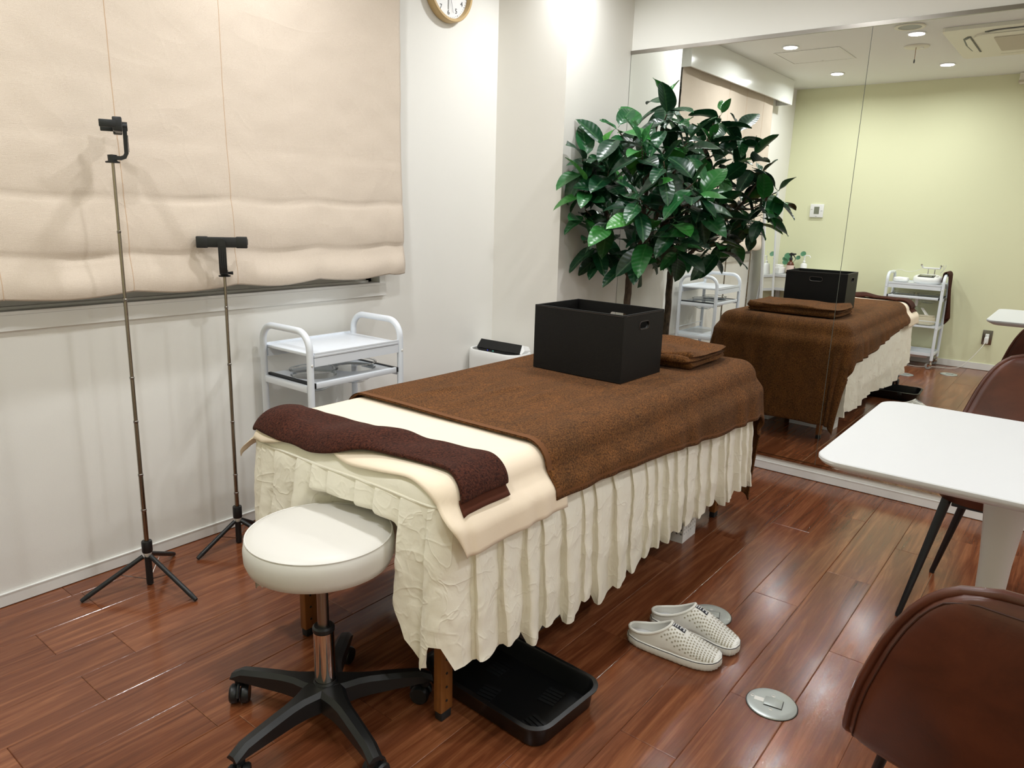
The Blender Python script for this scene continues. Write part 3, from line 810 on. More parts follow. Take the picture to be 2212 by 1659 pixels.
obj('hem', MB().grid(hm, 4, 110), 'blanket_hem', bk, 80, True)
def hm2(i, j):
    p = blk(FA0 + (FA1 - FA0) * j / 109, 0.006 * i / 2, 0.0165); return p
obj('hem', MB().grid(hm2, 3, 110), 'blanket_hem', bk, 80, True)

# dark brown hand towel across the head
tw = thing('hand_towel', 'dark brown hand towel laid across the head of the bed', 'towel', (1.15, 1.35, 0.68))
def twl(u, v_, t=0.0085):
    # v 0 (hanging on the near side) .. 1 (window side)
    b_ = Y0b + RO - 0.110 + (1.725 - (Y0b + RO - 0.110)) * v_
    c = 1.135 + 0.030 * sin(v_ * 6.0 + 0.4) + 0.010 * fn(v_ * 5, 0, 0) - 0.015 * sstep(0.7, 1.0, v_)
    hw = 0.074 + 0.010 * sin(v_ * 9 + 2) + 0.012 * sstep(0.75, 1.0, v_)
    a = c + hw * (2 * u - 1) 
    p = drape(a, b_, t, 0, 0, 0, 0.06, None, 0.040)
    top_ = math.exp(-((v_ - 0.50) / 0.13) ** 2) * 0.020 + math.exp(-((v_ - 0.88) / 0.10) ** 2) * 0.016 + math.exp(-((v_ - 0.22) / 0.08) ** 2) * 0.006
    p.z += top_ * (sin(pi * u) ** 0.6) + 0.005 * fn(a * 12, b_ * 12, 0) + 0.010 * max(0.0, fn(a * 5 + 3, b_ * 9, 2)) + 0.002
    if a < X0 + 0.02: p.x -= 0.0
    return p
o = obj('fabric', MB().grid(lambda i, j: twl(i / 29, 0.03 + 0.97 * j / 109), 30, 110), 'towel_dark', tw, 80, True)
md = o.modifiers.new('thick', 'SOLIDIFY'); md.thickness = 0.010; md.offset = 1
md = o.modifiers.new('round', 'SUBSURF'); md.levels = 1; md.render_levels = 1
o = obj('hem', MB().grid(lambda i, j: twl(i / 29, 0.035 * j / 5, 0.010), 30, 6), 'towel_dark_hem', tw, 80, True)
md = o.modifiers.new('thick', 'SOLIDIFY'); md.thickness = 0.005; md.offset = 1

# folded brown towel at the foot end
ft = thing('folded_towel', 'folded brown towel lying on the foot end of the bed', 'towel', (2.57, 1.34, 0.69))
def slab(cx_, cy_, lx, ly, z0, th, seed, rot=0.0):
    b = MB(); n = 8; prof = []
    nu, nv = 44, 34
    def g(i, j, top):
        u, v_ = i / (nu - 1) * 2 - 1, j / (nv - 1) * 2 - 1
        ed = min(1.0, (1 - abs(u)) * lx / 2 / (th * 0.5)); ed2 = min(1.0, (1 - abs(v_)) * ly / 2 / (th * 0.5))
        k_ = sqrt(max(0, 1 - (1 - ed) ** 2)) * sqrt(max(0, 1 - (1 - ed2) ** 2))
        x = u * lx / 2 * (1 + 0.06 * fn(v_ * 2, seed, 0)); y = v_ * ly / 2 * (1 + 0.03 * fn(u * 2, seed, 4))
        z = th / 2 + (th / 2 * k_ * (1 if top else -1)) + (0.012 * fn(x * 9, y * 7, seed) + 0.022 * fn(x * 4, y * 4, seed * 2) if top else 0.004 * fn(x * 7, y * 7, seed)) * k_
        rd = 1 - 0.05 * (u * u * v_ * v_) ** 1.5; x *= rd; y *= rd
        ca, sa = cos(rot), sin(rot)
        return (cx_ + x * ca - y * sa, cy_ + x * sa + y * ca, z0 + z)
    b.grid(lambda i, j: g(i, j, True), nu, nv); b.grid(lambda i, j: g(i, j, False), nu, nv); return b
ZB = ZT + 0.0250
obj('fold', slab(2.575, 1.335, 0.335, 0.53, ZB, 0.024, 1.3, 0.03), 'blanket_brown', ft, 80, True)
obj('fold', slab(2.565, 1.340, 0.345, 0.545, ZB + 0.020, 0.024, 2.1, -0.015), 'blanket_brown', ft, 80, True)
obj('fold', slab(2.575, 1.335, 0.335, 0.54, ZB + 0.037, 0.020, 3.7, 0.01), 'blanket_brown', ft, 80, True)

# black storage box on the bed
BXL = dict(x0=2.060, x1=2.325, y0=1.155, y1=1.520, z0=ZT + 0.0225, z1=ZT + 0.0225 + 0.225)
bx = thing('storage_box', 'open black leatherette storage box on the brown blanket', 'box', ((BXL['x0'] + BXL['x1']) / 2, (BXL['y0'] + BXL['y1']) / 2, BXL['z0']), radians(-1.5))
def panel_hole(w_, h_, th, hole):
    """panel in local (u across, v up), thickness along -w; hole = (cu, cv, half length, radius) or None"""
    bm = bmesh.new()
    outer = [bm.verts.new((x, y, 0)) for x, y in ((-w_ / 2, 0), (w_ / 2, 0), (w_ / 2, h_), (-w_ / 2, h_))]
    ed = [bm.edges.new((outer[i], outer[(i + 1) % 4])) for i in range(4)]
    if hole:
        cu, cv, hl, rr = hole; pts = []
        for k in range(9): a = -pi / 2 + pi * k / 8; pts.append((cu + hl - rr + rr * cos(a), cv + rr * sin(a)))
        for k in range(9): a = pi / 2 + pi * k / 8; pts.append((cu - hl + rr + rr * cos(a), cv + rr * sin(a)))
        hv = [bm.verts.new((x, y, 0)) for x, y in pts]
        ed += [bm.edges.new((hv[i], hv[(i + 1) % len(hv)])) for i in range(len(hv))]
    bmesh.ops.triangle_fill(bm, use_beauty=True, use_dissolve=False, edges=ed)
    r0 = bmesh.ops.extrude_face_region(bm, geom=bm.faces[:])
    for vt in [g for g in r0['geom'] if isinstance(g, bmesh.types.BMVert)]: vt.co.z -= th
    bmesh.ops.recalc_face_normals(bm, faces=bm.faces[:])
    bm.verts.ensure_lookup_table()
    vs = [v.co.copy() for v in bm.verts]; fs = [[v.index for v in f.verts] for f in bm.faces]; bm.free(); return vs, fs
def put(name, vs, fs, M_, mat, par):
    return obj(name, MB().add([M_ @ v for v in vs], fs), mat, par, 30)
LX, LY, LH = BXL['x1'] - BXL['x0'], BXL['y1'] - BXL['y0'], BXL['z1'] - BXL['z0']
def side_m(nx, ny, d):
    u = Vector((-ny, nx, 0)); w_ = Vector((nx, ny, 0)); m_ = Matrix.Identity(4)
    for r_ in range(3): m_[r_][0] = u[r_]; m_[r_][1] = (0, 0, 1)[r_]; m_[r_][2] = w_[r_]; m_[r_][3] = w_[r_] * d
    return m_
for nx, ny, wd_, d, hole in ((-1, 0, LY, LX / 2, None), (1, 0, LY, LX / 2, (0.0, LH - 0.043, 0.037, 0.0115)), (0, -1, LX - 0.016, LY / 2, (0.0, LH - 0.043, 0.030, 0.0115)), (0, 1, LX - 0.016, LY / 2, (0.0, LH - 0.043, 0.030, 0.0115))):
    vs, fs = panel_hole(wd_, LH, 0.008, hole); M_ = side_m(nx, ny, d)
    s_ = put('side_panel', vs, fs, M_, 'leatherette', bx)
    if hole:
        cu, cv, hl, rr = hole; rr += 0.002; hl += 0.002
        pts = [(cu + hl - rr + rr * cos(-pi / 2 + pi * k / 8), cv + rr * sin(-pi / 2 + pi * k / 8), 0.0006) for k in range(9)] + [(cu - hl + rr + rr * cos(pi / 2 + pi * k / 8), cv + rr * sin(pi / 2 + pi * k / 8), 0.0006) for k in range(9)]
        obj('handle_trim', MB().tube([M_ @ Vector(p) for p in pts], 0.0013, 6, True), 'leatherette_edge', s_)
    st = [(-wd_ / 2 + 0.004, LH - 0.004, 0.0002), (wd_ / 2 - 0.004, LH - 0.004, 0.0002)]
    obj('rim_stitch', MB().tube([M_ @ Vector(p) for p in st], 0.0007, 5), 'leatherette_edge', s_)
obj('base_panel', MB().lim(-LX / 2 + 0.009, LX / 2 - 0.009, -LY / 2 + 0.009, LY / 2 - 0.009, 0.0, 0.006), 'leatherette', bx)

# ================================================================== UNDER AND AROUND THE BED
# stool
sl = thing('rolling_stool', 'round white rolling stool with a black five-star base', 'stool', (ST[0], ST[1], 0), radians(0))
SZ = 0.512; SRD = 0.168
obj('seat', MB().lathe([(1e-5, SZ), (SRD * 0.5, SZ - 0.0005), (SRD * 0.85, SZ - 0.003), (SRD - 0.008, SZ - 0.009), (SRD - 0.002, SZ - 0.014), (SRD + 0.002, SZ - 0.035), (SRD + 0.001, SZ - 0.060), (SRD - 0.006, SZ - 0.078), (SRD - 0.02, SZ - 0.086), (1e-5, SZ - 0.088)], 64), 'seat_white', sl, 50)
obj('piping', MB().tube([(cos(2 * pi * k / 64) * (SRD - 0.004), sin(2 * pi * k / 64) * (SRD - 0.004), SZ - 0.0105) for k in range(64)], 0.0022, 6, True), 'seat_white', sl)
obj('mounting_plate', MB().lathe([(1e-5, 0.418), (0.06, 0.418), (0.06, 0.4235), (1e-5, 0.4235)], 24), 'black_metal', sl)
obj('piston', MB().lathe([(0.0135, 0.24), (0.0135, 0.4178), (1e-5, 0.4178)], 24), 'brushed_steel', sl)
obj('collar', MB().lathe([(0.0235, 0.247), (0.026, 0.249), (0.026, 0.258), (0.022, 0.262), (0.0138, 0.262), (0.0138, 0.247)], 28), 'black_plastic', sl)
obj('column', MB().lathe([(0.0245, 0.105), (0.0245, 0.2465), (1e-5, 0.2465)], 32), 'chrome', sl)
AR = 0.245
def stool_arm(a):
    b = MB(); M_ = Matrix.Rotation(a, 4, 'Z'); n = 9
    secs = []
    for k in range(n):
        u = k / (n - 1); x = 0.016 + (AR - 0.016 + 0.018) * u
        hw = 0.036 - 0.016 * sstep(0, 0.35, u) - 0.003 * u
        zt = 0.112 - 0.006 * u - 0.018 * u * u; zb = 0.060 + 0.004 * u - 0.0
        if k == n - 1: zt -= 0.012
        secs.append([(x, -hw, zb), (x, -hw, zt - 0.010), (x, -hw + 0.010, zt), (x, hw - 0.010, zt), (x, hw, zt - 0.010), (x, hw, zb)])
    vs = [M_ @ Vector(p) for s_ in secs for p in s_]; m = 6
    fs = [(i * m + k, i * m + (k + 1) % m, (i + 1) * m + (k + 1) % m, (i + 1) * m + k) for i in range(n - 1) for k in range(m)]
    fs += [tuple(range(m)), tuple((n - 1) * m + k for k in range(m))[::-1]]
    b.add(vs, fs); return b
obj('hub', MB().lathe([(1e-5, 0.052), (0.036, 0.052), (0.042, 0.07), (0.040, 0.100), (0.028, 0.112), (0.0252, 0.118), (0.0252, 0.104), (1e-5, 0.104)], 32), 'black_plastic', sl)
for k in range(5):
    a = radians(40 + 72 * k)
    arm = obj('arm', stool_arm(a), 'black_plastic', sl, 35)
    c = Vector((AR * cos(a), AR * sin(a), 0)); ra = a + radians((70, 25, -40, 15, 60)[k])
    R3 = Matrix.Rotation(ra, 4, 'Z') @ Matrix.Rotation(pi / 2, 4, 'Y')
    cs = obj('caster', MB().lathe([(0.012, 0.046), (0.014, 0.060), (1e-5, 0.060)], 14, (c.x, c.y, 0)), 'black_plastic', sl)
    cs.data.transform(Matrix.Identity(4))
    wv_ = Vector((cos(ra), sin(ra), 0)); ff = Vector((-sin(ra), cos(ra), 0)) * 0.010
    for sd in (-1, 1):
        wc = c + ff + wv_ * (sd * 0.0135) + Vector((0, 0, 0.0245))
        obj('wheel', MB().lathe([(1e-5, -0.010), (0.021, -0.010), (0.0243, -0.005), (0.0243, 0.005), (0.020, 0.010), (1e-5, 0.010)], 26, wc, R3), 'black_plastic', arm)
    hood = MB(); hd = []
    hood.tube([c + ff + Vector((0, 0, 0.0245)) + (Vector((-sin(ra), cos(ra), 0)) * cos(x_) + Vector((0, 0, 1)) * sin(x_)) * 0.0265 for x_ in [radians(10 + 20 * q) for q in range(9)]], 0.0042, 6)
    obj('fork', hood, 'black_plastic', arm)

# black tray
tr = thing('black_tray', 'shallow black plastic tray on the floor by the bed leg', 'tray', (1.325, 1.020, 0), radians(-3))
def ring_loft(secs):
    n = len(secs[0][0]); vs = []; fs = []
    for pl, z in secs: vs += [(x, y, z) for x, y in pl]
    for i in range(len(secs) - 1):
        for k in range(n): fs.append((i * n + k, i * n + (k + 1) % n, (i + 1) * n + (k + 1) % n, (i + 1) * n + k))
    return vs, fs, n
TX, TY = 0.130, 0.205
vs, fs, n = ring_loft([(rrect(TX - 0.014, TY - 0.014, 0.035, 7), 0.001), (rrect(TX - 0.010, TY - 0.010, 0.038, 7), 0.006), (rrect(TX - 0.004, TY - 0.004, 0.045, 7), 0.056), (rrect(TX + 0.006, TY + 0.006, 0.052, 7), 0.057), (rrect(TX + 0.007, TY + 0.007, 0.053, 7), 0.061), (rrect(TX - 0.004, TY - 0.004, 0.045, 7), 0.063), (rrect(TX - 0.007, TY - 0.007, 0.042, 7), 0.058), (rrect(TX - 0.014, TY - 0.014, 0.034, 7), 0.006)])
fs += [tuple(range(n - 1, -1, -1)), tuple((7) * n + k for k in range(n))]
obj('body', MB().add(vs, fs), 'tray_black', tr)
for cx_, cy_, rt in ((0.055, -0.10, 0.1), (-0.06, -0.13, -0.2), (-0.05, 0.03, 0.15), (0.05, 0.08, 0.0)):
    g_ = MB(); M_ = Matrix.Translation((cx_, cy_, 0)) @ Matrix.Rotation(rt, 4, 'Z')
    for k in range(5): g_.add([M_ @ Vector(p) for p in MB().box((-0.026 + 0.013 * k, 0, 0.0072), (0.009, 0.048, 0.0018)).v], MB().box((0, 0, 0), (1, 1, 1)).f)
    obj('tread_pad', g_, 'black_plastic', tr)
obj('clip', MB().rbox((TX + 0.0105, -0.09, 0.048), (0.006, 0.03, 0.018), 0.002, 2), 'tray_black', tr)

# dark brown ottoman box and white baskets under the bed
ob = thing('fabric_box', 'dark brown fabric box tucked under the bed', 'box', (1.84, 1.29, 0))
obj('body', MB().rbox((0, 0, 0.148), (0.72, 0.34, 0.294), 0.010, 3), 'felt_brown', ob)
obj('lid', MB().rbox((0, 0, 0.318), (0.73, 0.35, 0.04), 0.012, 3), 'felt_brown', ob)
def basket(x, y, rz, lab):
    bs = thing('white_basket', lab, 'basket', (x, y, 0), rz, 'white plastic baskets under the bed')
    hx, hy, h, th = 0.062, 0.125, 0.155, 0.003
    obj('floor_panel', MB().lim(-hx + 0.0032, hx - 0.0032, -hy + 0.0032, hy - 0.0032, 0.001, 0.005), 'plastic_white', bs)
    for nx, ny, wd_, d in ((1, 0, 2 * hy, hx), (-1, 0, 2 * hy, hx), (0, 1, 2 * hx - 2 * th - 0.0004, hy), (0, -1, 2 * hx - 2 * th - 0.0004, hy)):
        bm = bmesh.new(); o4 = [bm.verts.new(p) for p in ((-wd_ / 2, 0, 0), (wd_ / 2, 0, 0), (wd_ / 2, h, 0), (-wd_ / 2, h, 0))]
        ed = [bm.edges.new((o4[i], o4[(i + 1) % 4])) for i in range(4)]
        nc = max(3, int(wd_ / 0.017)); 
        for ix in range(nc):
            for iz in range(5):
                x_ = -wd_ / 2 + wd_ * (ix + 0.5) / nc; z_ = 0.036 + 0.017 * iz
                if iz > 2 and abs(x_) < 0.030: continue
                hv = [bm.verts.new((x_ + 0.0042 * cos(q * pi / 4), z_ + 0.0042 * sin(q * pi / 4), 0)) for q in range(8)]
                ed += [bm.edges.new((hv[q], hv[(q + 1) % 8])) for q in range(8)]
        hv = [bm.verts.new((px, 0.098 + pz, 0)) for px, pz in rrect(0.024, 0.012, 0.011, 4)]
        ed += [bm.edges.new((hv[q], hv[(q + 1) % len(hv)])) for q in range(len(hv))]
        bmesh.ops.triangle_fill(bm, use_beauty=True, use_dissolve=False, edges=ed)
        r0 = bmesh.ops.extrude_face_region(bm, geom=bm.faces[:])
        for vt in [g for g in r0['geom'] if isinstance(g, bmesh.types.BMVert)]: vt.co.z -= th
        bmesh.ops.recalc_face_normals(bm, faces=bm.faces[:]); bm.verts.ensure_lookup_table()
        vs = [v.co.copy() for v in bm.verts]; fs = [[v.index for v in f.verts] for f in bm.faces]; bm.free()
        put('side_panel', vs, fs, side_m(nx, ny, d), 'plastic_white', bs)
    obj('rim', MB().tube([(x_, y_, h) for x_, y_ in rrect(hx + 0.001, hy + 0.001, 0.006, 3)], 0.004, 6, True), 'plastic_white', bs)
basket(2.507, 1.192, radians(2), 'white perforated plastic basket at the near side under the bed')
basket(2.52, 1.56, radians(4), 'white perforated plastic basket at the window side under the bed')

# clogs
def clog(x, y, rz, side, lab):
    r_ = thing('clog', lab, 'clog', (x, y, 0), rz, 'pair of white clogs')
    L = 0.272
    st_ = [(0.0, 0.0), (0.012, 0.020), (0.04, 0.031), (0.09, 0.0345), (0.14, 0.037), (0.18, 0.043), (0.215, 0.0475), (0.24, 0.0455), (0.256, 0.038), (0.267, 0.024), (0.272, 0.0)]
    def hw(t_):
        for (a, wa), (c, wc) in zip(st_, st_[1:]):
            if a <= t_ <= c: q = (t_ - a) / (c - a); q = q * q * (3 - 2 * q) * 0.3 + q * 0.7; return wa + (wc - wa) * q
        return 0
    def cen(t_): return side * 0.010 * sin(pi * min(1, t_ / L)) - side * 0.006 * sstep(0.15, 0.272, t_)
    # outline
    N_ = 60; left = []; right = []
    for k in range(N_ + 1):
        t_ = L * (0.5 - 0.5 * cos(pi * k / N_)); left.append((t_, cen(t_) + hw(t_))); right.append((t_, cen(t_) - hw(t_)))
    out = left[:-1] + right[::-1][:-1]
    n = len(out)
    cx0 = L / 2
    def scaled(d, wav=0.0):
        res = []
        for i, (px, py) in enumerate(out):
            q0 = out[i - 1]; q1 = out[(i + 1) % n]; tx, ty = q1[0] - q0[0], q1[1] - q0[1]; l_ = sqrt(tx * tx + ty * ty) or 1
            nx_, ny_ = -ty / l_, tx / l_
            dd = d + wav * (1 if i % 2 else -1); res.append((px - nx_ * dd * -1, py - ny_ * dd * -1))
        return res
    vs, fs, m = ring_loft([(scaled(-0.003, 0.0005), 0.0005), (scaled(0.001, 0.0012), 0.004), (scaled(0.003, 0.0012), 0.012), (scaled(0.003, 0.0008), 0.022), (scaled(0.002), 0.027), (scaled(-0.001), 0.029)])
    fs += [tuple(range(m - 1, -1, -1)), tuple(5 * m + k for k in range(m))]
    obj('sole', MB().add(vs, fs), 'clog_white', r_, 60)
    ln = [(px, py, 0.0255) for px, py in scaled(0.0024)]
    kk = [i for i in range(n) if ln[i][0] < 0.262]
    obj('stripe', MB().tube([ln[i] for i in range(n)], 0.0011, 5, True), 'clog_line', r_)
    # upper
    def height(t_): return 0.029 + 0.054 * sstep(0.280, 0.15, t_) + 0.016 * sstep(0.19, 0.11, t_)
    def up(t_, th):
        w_ = hw(t_) - 0.0005; h_ = height(t_) - 0.027
        cc = cos(th); ss = sin(th)
        return Vector((t_, cen(t_) + w_ * (abs(cc) ** 0.8) * (1 if cc > 0 else -1), 0.027 + h_ * (ss ** 0.75 if ss > 0 else 0)))
    TS = 0.130
    hTS = height(TS) - 0.027
    def hlim(t_): return 0.020 + (hTS - 0.020) * min(1.0, max(0.0, t_ / TS)) ** 2.3
    def thm(t_):
        if t_ >= TS: return pi / 2
        return math.asin(min(1.0, hlim(t_) / (height(t_) - 0.027)) ** (1 / 0.75))
    tsmp = [0.0008, 0.004, 0.010, 0.018, 0.028, 0.042, 0.058, 0.074, 0.089, 0.102, 0.112, 0.120, 0.1255, 0.129, TS] + [TS + (L - 0.0012 - TS) * q / 22 for q in range(1, 23)]
    ub = MB()
    for sg in (1, -1):
        def upg(i, j):
            th = thm(tsmp[j]) * i / 16; p = up(tsmp[j], th)
            if sg < 0: p.y = 2 * cen(tsmp[j]) - p.y
            return p
        ub.grid(upg, 17, len(tsmp))
    o = obj('upper', ub, 'clog_white', r_, 80)
    md = o.modifiers.new('thick', 'SOLIDIFY'); md.thickness = 0.0035; md.offset = -1
    def rimp(t_, sg):
        p = up(t_, thm(t_))
        if sg < 0: p.y = 2 * cen(t_) - p.y
        return p
    obj('insole', MB().add([(px, py, 0.031) for px, py in scaled(-0.005)] + [(px, py, 0.029) for px, py in scaled(-0.005)], [tuple(range(n))]), 'table_white', r_)
    # opening rim
    rim = [rimp(t_, 1) for t_ in tsmp[1:14:1]] + [rimp(t_, -1) for t_ in tsmp[14:0:-1]]
    obj('rim', MB().tube(rim, 0.0042, 8, True), 'clog_white', r_)
    hb = MB()
    for rw in range(19):
        t_ = 0.112 + 0.0080 * rw
        nh = max(5, int(hw(t_) * 2.3 / 0.0076))
        for c_ in range(nh):
            th = pi * (c_ + (0.5 if rw % 2 else 1.0)) / (nh + 0.5)
            if th < 0.18 or th > pi - 0.18: continue
            if t_ < 0.18 and abs(th - pi / 2) < 0.26: continue
            if t_ < TS + 0.006 and min(th, pi - th) > thm(t_) - 0.25: continue
            if t_ < 0.15 and min(th, pi - th) < 0.35: continue
            p = up(t_, th); e1 = (up(t_ + 0.002, th) - p).normalized(); e2 = (up(t_, th + 0.03) - p).normalized(); nn = e1.cross(e2).normalized()
            if nn.z < 0 and abs(nn.z) > 0.1: nn = -nn
            if nn.dot(p - Vector((t_, cen(t_), 0.03))) < 0: nn = -nn
            e2 = nn.cross(e1)
            hb.add([p + nn * 0.0005 + (e1 * cos(q * pi / 4) + e2 * sin(q * pi / 4)) * 0.0029 for q in range(8)], [tuple(range(8))])
    obj('perforation', hb, 'clog_hole', r_, 0, recalc=False)['kind'] = 'stuff'
    # badge on the instep
    def badge(u0, u1, v0, v1, mt, nm, dz=0.0012):
        b = MB(); q = []
        for iu in range(5):
            for iv in range(4):
                t_ = u0 + (u1 - u0) * iu / 4; th = v0 + (v1 - v0) * iv / 3 + side * 0
                p = up(t_, th); q.append(p + Vector((0.25, 0, 1)).normalized() * dz)
        b.add(q, [(a * 4 + c_, a * 4 + c_ + 1, a * 4 + c_ + 5, a * 4 + c_ + 4) for a in range(4) for c_ in range(3)]); return obj(nm, b, mt, r_)
    c0 = pi / 2
    badge(0.132, 0.170, c0 - 0.16, c0 + 0.16, 'clog_line', 'badge')
    badge(0.154, 0.1675, c0 - 0.10, c0 + 0.10, 'table_white', 'badge_mark', 0.0017)
    badge(0.1575, 0.1635, c0 - 0.03, c0 + 0.11, 'clog_line', 'badge_mark', 0.0021)
    for k in range(3): badge(0.134 + 0.006 * k, 0.137 + 0.006 * k, c0 - 0.11, c0 + 0.11, 'table_white', 'badge_mark', 0.0017)
clog(1.752, 0.905, radians(-81), -1, 'white perforated clog nearer the bed leg, front one of the pair')
clog(1.875, 0.895, radians(-84), 1, 'white perforated clog at the back of the pair by the floor cover')

# ================================================================== TROLLEYS
def bowl_mb(r=0.088):
    return MB().lathe([(1e-5, -0.058), (r * 0.55, -0.056), (r * 0.82, -0.040), (r * 0.93, -0.010), (r * 0.95, 0.018), (r * 1.03, 0.020), (r * 1.03, 0.022), (r * 0.93, 0.0215), (r * 0.91, -0.010), (r * 0.80, -0.038), (r * 0.53, -0.0535), (1e-5, -0.0555)], 40)
def make_trolley(lab, loc, rz, bowl_labs):
    t_ = thing('trolley', lab, 'trolley', loc, rz, 'white metal trolleys')
    HX, HY, R_ = 0.215, 0.142, 0.065; ZH = 0.792
    for sx_ in (-1, 1):
        x = sx_ * HX
        pts = [(x, -HY, 0.075), (x, -HY, ZH - R_)] + [tuple(p) for p in arc((x, -HY + R_, ZH - R_), R_, pi, pi / 2, 8, (0, 1, 0), (0, 0, 1))][1:] + \
              [tuple(p) for p in arc((x, HY - R_, ZH - R_), R_, pi / 2, 0, 8, (0, 1, 0), (0, 0, 1))] + [(x, HY, 0.075)]
        f_ = obj('handle_frame', MB().tube(pts, 0.0125, 12), 'enamel', t_)
        for z in (0.585, 0.345, 0.125): obj('crossbar', MB().rbox((x, 0, z), (0.018, 2 * HY - 0.026, 0.026), 0.004, 2), 'enamel', f_)
        for sy_ in (-1, 1):
            for z in (0.675, 0.345):
                obj('bolt', MB().lathe([(1e-5, 0.003), (0.004, 0.002), (0.005, 0), (1e-5, 0)], 10, (x, sy_ * (HY + 0.0122), z), Matrix.Rotation(-sy_ * pi / 2, 4, 'X')), 'alu', f_)
            cs = obj('caster', MB().tube([(x, sy_ * HY, 0.0745), (x, sy_ * HY, 0.052)], 0.007, 8), 'chrome', t_)
            obj('fork', MB().rbox((x + 0.008, sy_ * HY, 0.040), (0.034, 0.024, 0.026), 0.005, 2), 'chrome', cs)
            RW_ = Matrix.Rotation(pi / 2, 4, 'X')
            obj('wheel', MB().lathe([(1e-5, -0.009), (0.022, -0.009), (0.0255, -0.006), (0.0255, 0.006), (0.022, 0.009), (1e-5, 0.009)], 24, (x + 0.016, sy_ * HY + 0.0, 0.0258), RW_), 'grey_plastic', cs)
            obj('axle', MB().lathe([(1e-5, -0.0135), (0.006, -0.0135), (0.006, 0.0135), (1e-5, 0.0135)], 12, (x + 0.016, sy_ * HY, 0.0258), RW_), 'chrome', cs)
    def shelf(z, nm, mt='enamel', rim=0.006):
        s_ = obj(nm, MB().rbox((0, 0, z - 0.006), (2 * HX - 0.027, 2 * HY + 0.014, 0.012), 0.003, 2), mt, t_)
        hx, hy = HX - 0.016, HY + 0.004
        for q in (-1, 1): obj('shelf_rim', MB().lim(-hx, hx, q * hy - 0.003, q * hy + 0.003, z, z + rim), mt, s_)
        return s_
    tp = shelf(0.712, 'top_shelf')
    for q in (-1, 1): obj('shelf_apron', MB().lim(-HX + 0.014, HX - 0.014, q * (HY - 0.003) - 0.009, q * (HY - 0.003) + 0.009, 0.668, 0.699), 'enamel', tp)
    # bowl rack with two round holes
    bm = bmesh.new(); w_, h_ = HX - 0.022, HY - 0.008
    o4 = [bm.verts.new((x, y, 0.602)) for x, y in ((-w_, -h_), (w_, -h_), (w_, h_), (-w_, h_))]; ed = [bm.edges.new((o4[i], o4[(i + 1) % 4])) for i in range(4)]
    for cx_ in (-0.096, 0.096):
        hv = [bm.verts.new((cx_ + 0.0862 * cos(2 * pi * k / 32), 0.0862 * sin(2 * pi * k / 32), 0.602)) for k in range(32)]; ed += [bm.edges.new((hv[i], hv[(i + 1) % 32])) for i in range(32)]
    bmesh.ops.triangle_fill(bm, use_beauty=True, use_dissolve=False, edges=ed)
    r0 = bmesh.ops.extrude_face_region(bm, geom=bm.faces[:])
    for vt in [g for g in r0['geom'] if isinstance(g, bmesh.types.BMVert)]: vt.co.z -= 0.008
    bm.verts.ensure_lookup_table(); vs = [v.co.copy() for v in bm.verts]; fs = [[v.index for v in f.verts] for f in bm.faces]; bm.free()
    rk = obj('bowl_rack', MB().add(vs, fs), 'enamel', t_, 30)
    obj('rack_front', MB().rbox((0, -h_ - 0.006, 0.597), (2 * w_, 0.011, 0.022), 0.003, 2), 'enamel', rk)
    for sx_ in (-1, 1): obj('runner', MB().lim(sx_ * (w_ + 0.006) - 0.0055, sx_ * (w_ + 0.006) + 0.0055, -h_ - 0.01, h_, 0.588, 0.606), 'black_plastic', rk)
    s3 = shelf(0.362, 'lower_shelf')
    for yy in (-HY + 0.004, HY - 0.004): obj('wire_rail', MB().tube([(-HX, yy, 0.405), (HX, yy, 0.405)], 0.0025, 6), 'enamel', s3)
    # bottom tray
    vs, fs, n = ring_loft([(rrect(0.17, 0.10, 0.02, 4), 0.085), (rrect(0.195, 0.13, 0.025, 4), 0.125), (rrect(0.199, 0.134, 0.027, 4), 0.126), (rrect(0.193, 0.128, 0.024, 4), 0.124), (rrect(0.168, 0.098, 0.019, 4), 0.088)])
    fs += [tuple(range(n - 1, -1, -1)), tuple(4 * n + k for k in range(n))]
    bt = obj('bottom_tray', MB().add(vs, fs), 'enamel', t_)
    for q in (-1, 1): obj('tray_rail', MB().lim(-HX + 0.0128, HX - 0.0128, q * HY - 0.005, q * HY + 0.005, 0.112, 0.136), 'enamel', bt)
    Mt = Matrix.Translation(loc) @ Matrix.Rotation(rz, 4, 'Z')
    for cx_, lb in zip((-0.096, 0.096), bowl_labs):
        p = Mt @ Vector((cx_, 0, 0.603))
        o = obj('plastic_bowl', bowl_mb(), 'clear_plastic'); o.location = p; tag(o, lb, 'bowl', 'clear bowls in the trolleys')
    return t_
make_trolley('white metal trolley standing by the window wall, top shelf empty', (1.752, 2.255, 0), 0.0,
             ('clear plastic bowl in the window-side trolley, toward the tripods', 'clear plastic bowl in the window-side trolley, toward the air purifier'))
TL2 = (-0.115, 1.175, 0)
make_trolley('white metal trolley by the green wall carrying a beauty device', TL2, pi / 2,
             ('clear plastic bowl under the device, toward the outlet', 'clear plastic bowl under the white packet, toward the window'))

